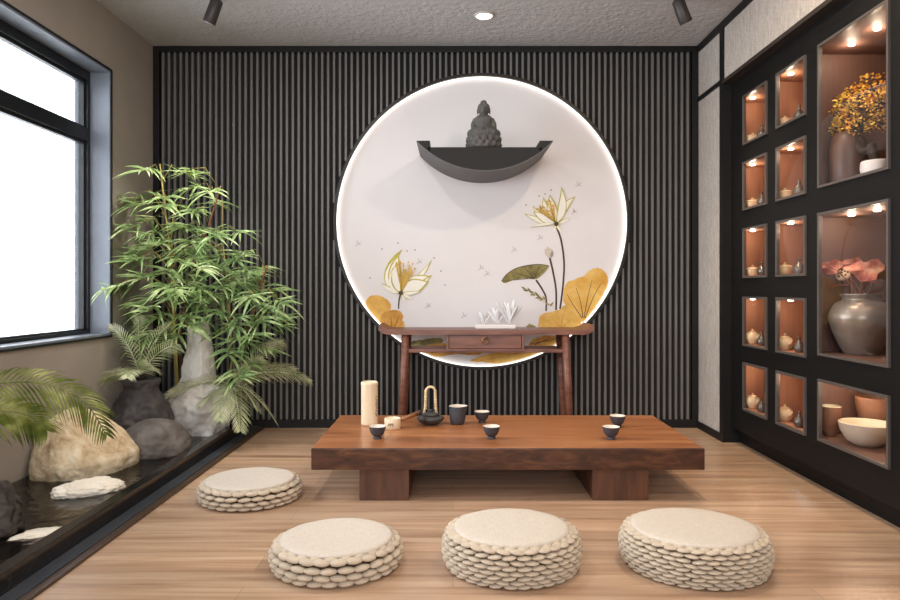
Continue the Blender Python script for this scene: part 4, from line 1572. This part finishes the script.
# ---- urn with dried flowers
zf = floors[(1, 2)]
Xu = 1.985
Yu = rot_at(861, Xu)
uo = MB().lathe(interp_profile([(.068, 0), (.075, .005), (.105, .06), (.138, .15), (.14, .195), (.118, .24), (.085, .262), (.082, .272), (.092, .29), (.088, .293), (.076, .288), (.072, .265), (.09, .24), (.10, .18), (0, .12)], 4), (Xu, Yu, zf), 40).build('urn', M_urn, loc=(Xu, Yu, zf))
tag(uo, 'pewter grey round urn holding dried flowers in middle case', 'urn')


def stem_thing(name, head, px, py, X, label, cat, size):
    X = min(X, 3.43 * (px - HX) / FPX)
    tip = cpx(px, py, X)
    b_ = Vector((Xu + rn.uniform(-.02, .02), Yu + rn.uniform(-.02, .02), zf + .20))
    mouth = Vector((Xu + rn.uniform(-.03, .03), Yu + (tip.y - Yu) * .25, zf + .30))
    t = thing(name, b_, label, cat, 'dried flowers in the urn')
    MB().tube(smoothcurve([b_, mouth, mouth.lerp(tip, .6) + Vector((0, 0, .02)), tip], 6), .003, 6).build('stem', M_cane2, t)
    hd_ = MB()
    if head == 'leaf':
        n_ = 22
        vs = [tip]
        for ring_ in (.5, 1.):
            for k in range(n_):
                a = 2 * PI * k / n_
                rr_ = size * ring_ * (1 + .18 * math.sin(3 * a) + .1 * math.sin(7 * a + 1))
                vd_ = Vector((.5, .86, 0)); ud_ = Vector((.86, -.5, 0))
                vs.append(tip + ud_ * rr_ * math.cos(a) + Vector((0, 0, 1)) * (rr_ * .6 * math.sin(a) + .14 * size * ring_ * math.sin(2 * a)) + vd_ * (.3 * rr_ * math.sin(3 * a + 1)))
        fs = [[0, 1 + k, 1 + (k + 1) % n_] for k in range(n_)] + [[1 + k, 1 + n_ + k, 1 + n_ + (k + 1) % n_, 1 + (k + 1) % n_] for k in range(n_)]
        hd_.add(vs, fs)
        hd_.build('curled_leaf', M_petal, t)
    elif head == 'pod':
        ax = Vector((-.55, -.5, .65)).to_track_quat('Z', 'Y').to_matrix()
        hd_.ell(tip, (size, size, size * .45), 16, 8, mtx=ax)
        pod = hd_.build('seed_pod', M_seed, t)
        sd_ = MB()
        for k in range(9):
            a = k * 2.4; rr_ = size * .75 * math.sqrt(k / 9)
            sd_.ell(tip + ax @ Vector((rr_ * math.cos(a), rr_ * math.sin(a), size * .38)), (.0055, .0055, .005), 6, 5)
        sd_.build('seeds', M_bark, pod)
    else:
        for k in range(7):
            a = 2 * PI * k / 7
            hd_.leaf(tip, Vector((math.cos(a) * .7, math.sin(a) * .7, .5)), Vector((0, 0, 1)), size, size * .45, .3)
        hd_.build('petals', M_petal, t)


stem_thing('dried_lotus_leaf', 'leaf', 864, 270, 1.97, 'big curled pink dried leaf, top of the urn bouquet', 'dried flower', .078)
stem_thing('dried_lotus_leaf', 'leaf', 850, 264, 1.99, 'curled red dried leaf behind the big pink one in urn', 'dried flower', .05)
stem_thing('lotus_seed_pod', 'pod', 843, 275, 1.96, 'pale lotus seed pod with dark holes, left in urn', 'dried flower', .036)
stem_thing('dried_lotus_leaf', 'leaf', 829, 267, 1.93, 'red dried leaf leaning far left out of the urn', 'dried flower', .055)
stem_thing('dried_flower', 'flower', 832, 287, 1.93, 'small red dried bloom lowest at left of the urn', 'dried flower', .05)
stem_thing('dried_flower', 'flower', 874, 284, 1.95, 'small pink dried bloom just above the urn mouth', 'dried flower', .05)


# ---- bowls
def bowl(r, h, loc, m_out, m_in, label):
    t = thing('bowl', loc, label, 'bowl', 'wide ceramic bowls in the low case')
    mb = MB().lathe(interp_profile([(r * .35, 0), (r * .42, h * .03), (r * .7, h * .22), (r * .93, h * .65), (r, h)], 3), loc, 40)
    mb.f.pop(); mb.m.pop(); mb.sm.pop()
    mb.build('body', m_out, t)
    MB().lathe(interp_profile([(r, h), (r * .96, h * .99), (r * .88, h * .65), (r * .62, h * .25), (.001, h * .14)], 3), loc, 40, caps=False).build('glaze_lining', m_in, t, label='pale glazed inside of the bowl')
    return t


zf = floors[(2, 2)]
Xb = 1.945
bowl(.12, .108, (Xb, rot_at(867, Xb), zf), M_bowl, M_bowlin, 'large pale bowl in front in the wide low case')
X2 = 1.89
bowl(.05, .15, (X2, 3.43, zf), M_bowlbr, M_bowlin, 'brown bowl with pale rim at far left in the wide low case')
X3 = 2.10
bowl(.10, .2, (X3, 3.385, zf), M_bowlbr, M_bowlbr, 'brown bowl shape standing in for a reflection behind the large pale one')  # bowl geometry stands in for a reflection of the pale bowl

# ================================================================== LIGHT
wd = bpy.data.worlds.new('World')
scn.world = wd
wd.use_nodes = True
bg = wd.node_tree.nodes['Background']
bg.inputs['Color'].default_value = (.93, .97, 1.0, 1)
bg.inputs['Strength'].default_value = 10.0


def light(name, typ, loc, energy, color=(1, 1, 1), rot=None, aim=None, **kw):
    l = bpy.data.lights.new(name, typ)
    l.energy = energy; l.color = color
    for k_, v_ in kw.items(): setattr(l, k_, v_)
    o = bpy.data.objects.new(name, l)
    COL.objects.link(o)
    o.location = loc
    if aim is not None:
        o.rotation_euler = (Vector(aim) - Vector(loc)).to_track_quat('-Z', 'Y').to_euler()
    return o


# portals in the two openings
pw = light('window_portal', 'AREA', (XO - .01, (WY0 + WY1) / 2, (WZ0 + WZ1) / 2), 1, aim=(0, (WY0 + WY1) / 2, (WZ0 + WZ1) / 2), shape='RECTANGLE', size=WY1 - WY0, size_y=WZ1 - WZ0)
pw.data.cycles.is_portal = True
pf = light('fill_portal', 'AREA', (-.2, YF - .13, 1.72), 1, aim=(-.2, 3, 1.72), shape='RECTANGLE', size=2.5, size_y=1.45)  # portal of the added fill opening behind the camera
pf.data.cycles.is_portal = True
for (a_, b_) in FILL_DOWN:  # light of the added fill downlights
    light('added_fill_glow', 'AREA', (a_, b_, ZC - .02), (18 if b_ > 2 else 9) * (1.1 if a_ > 0 else .8), (1, .80, .56) if a_ > 0 else (1, .95, .9), aim=(a_, b_, 0), shape='DISK', size=.10)
light('spotlight_beam', 'SPOT', sL, 80, (1, .94, .84), aim=(-1.72, 4.45, .6), spot_size=R(70), spot_blend=.8, shadow_soft_size=.03)
light('spotlight_beam', 'SPOT', sR, 55, (1, .78, .5), aim=(1.5, 3.9, .0), spot_size=R(75), spot_blend=.8, shadow_soft_size=.03)
light('downlight_beam', 'SPOT', (dx_, dy_, ZC - .03), 3, (1, .9, .76), aim=(dx_, dy_, 0), spot_size=R(110), spot_blend=.7, shadow_soft_size=.05)
for (x_, y_, z_, kind) in LAMPS:
    light('case_lamp_beam', 'POINT', (x_, y_, z_ - .012), .42 if kind == 'small' else .75, (1, .80, .58), shadow_soft_size=.012)

# ------------------------------------------------------------------ view
vs_ = scn.view_settings
vs_.view_transform = 'Standard'
vs_.look = 'None'
vs_.gamma = 1
vs_.exposure = .12
vs_.use_curve_mapping = False
scn.cycles.max_bounces = 10
scn.cycles.diffuse_bounces = 5
scn.cycles.glossy_bounces = 4
scn.cycles.transparent_max_bounces = 12
scn.cycles.sample_clamp_indirect = 6
scn.cycles.caustics_reflective = False
scn.cycles.caustics_refractive = False
try:
    scn.cycles.use_denoising = True
    scn.cycles.denoiser = 'OPENIMAGEDENOISE'
except Exception:
    pass
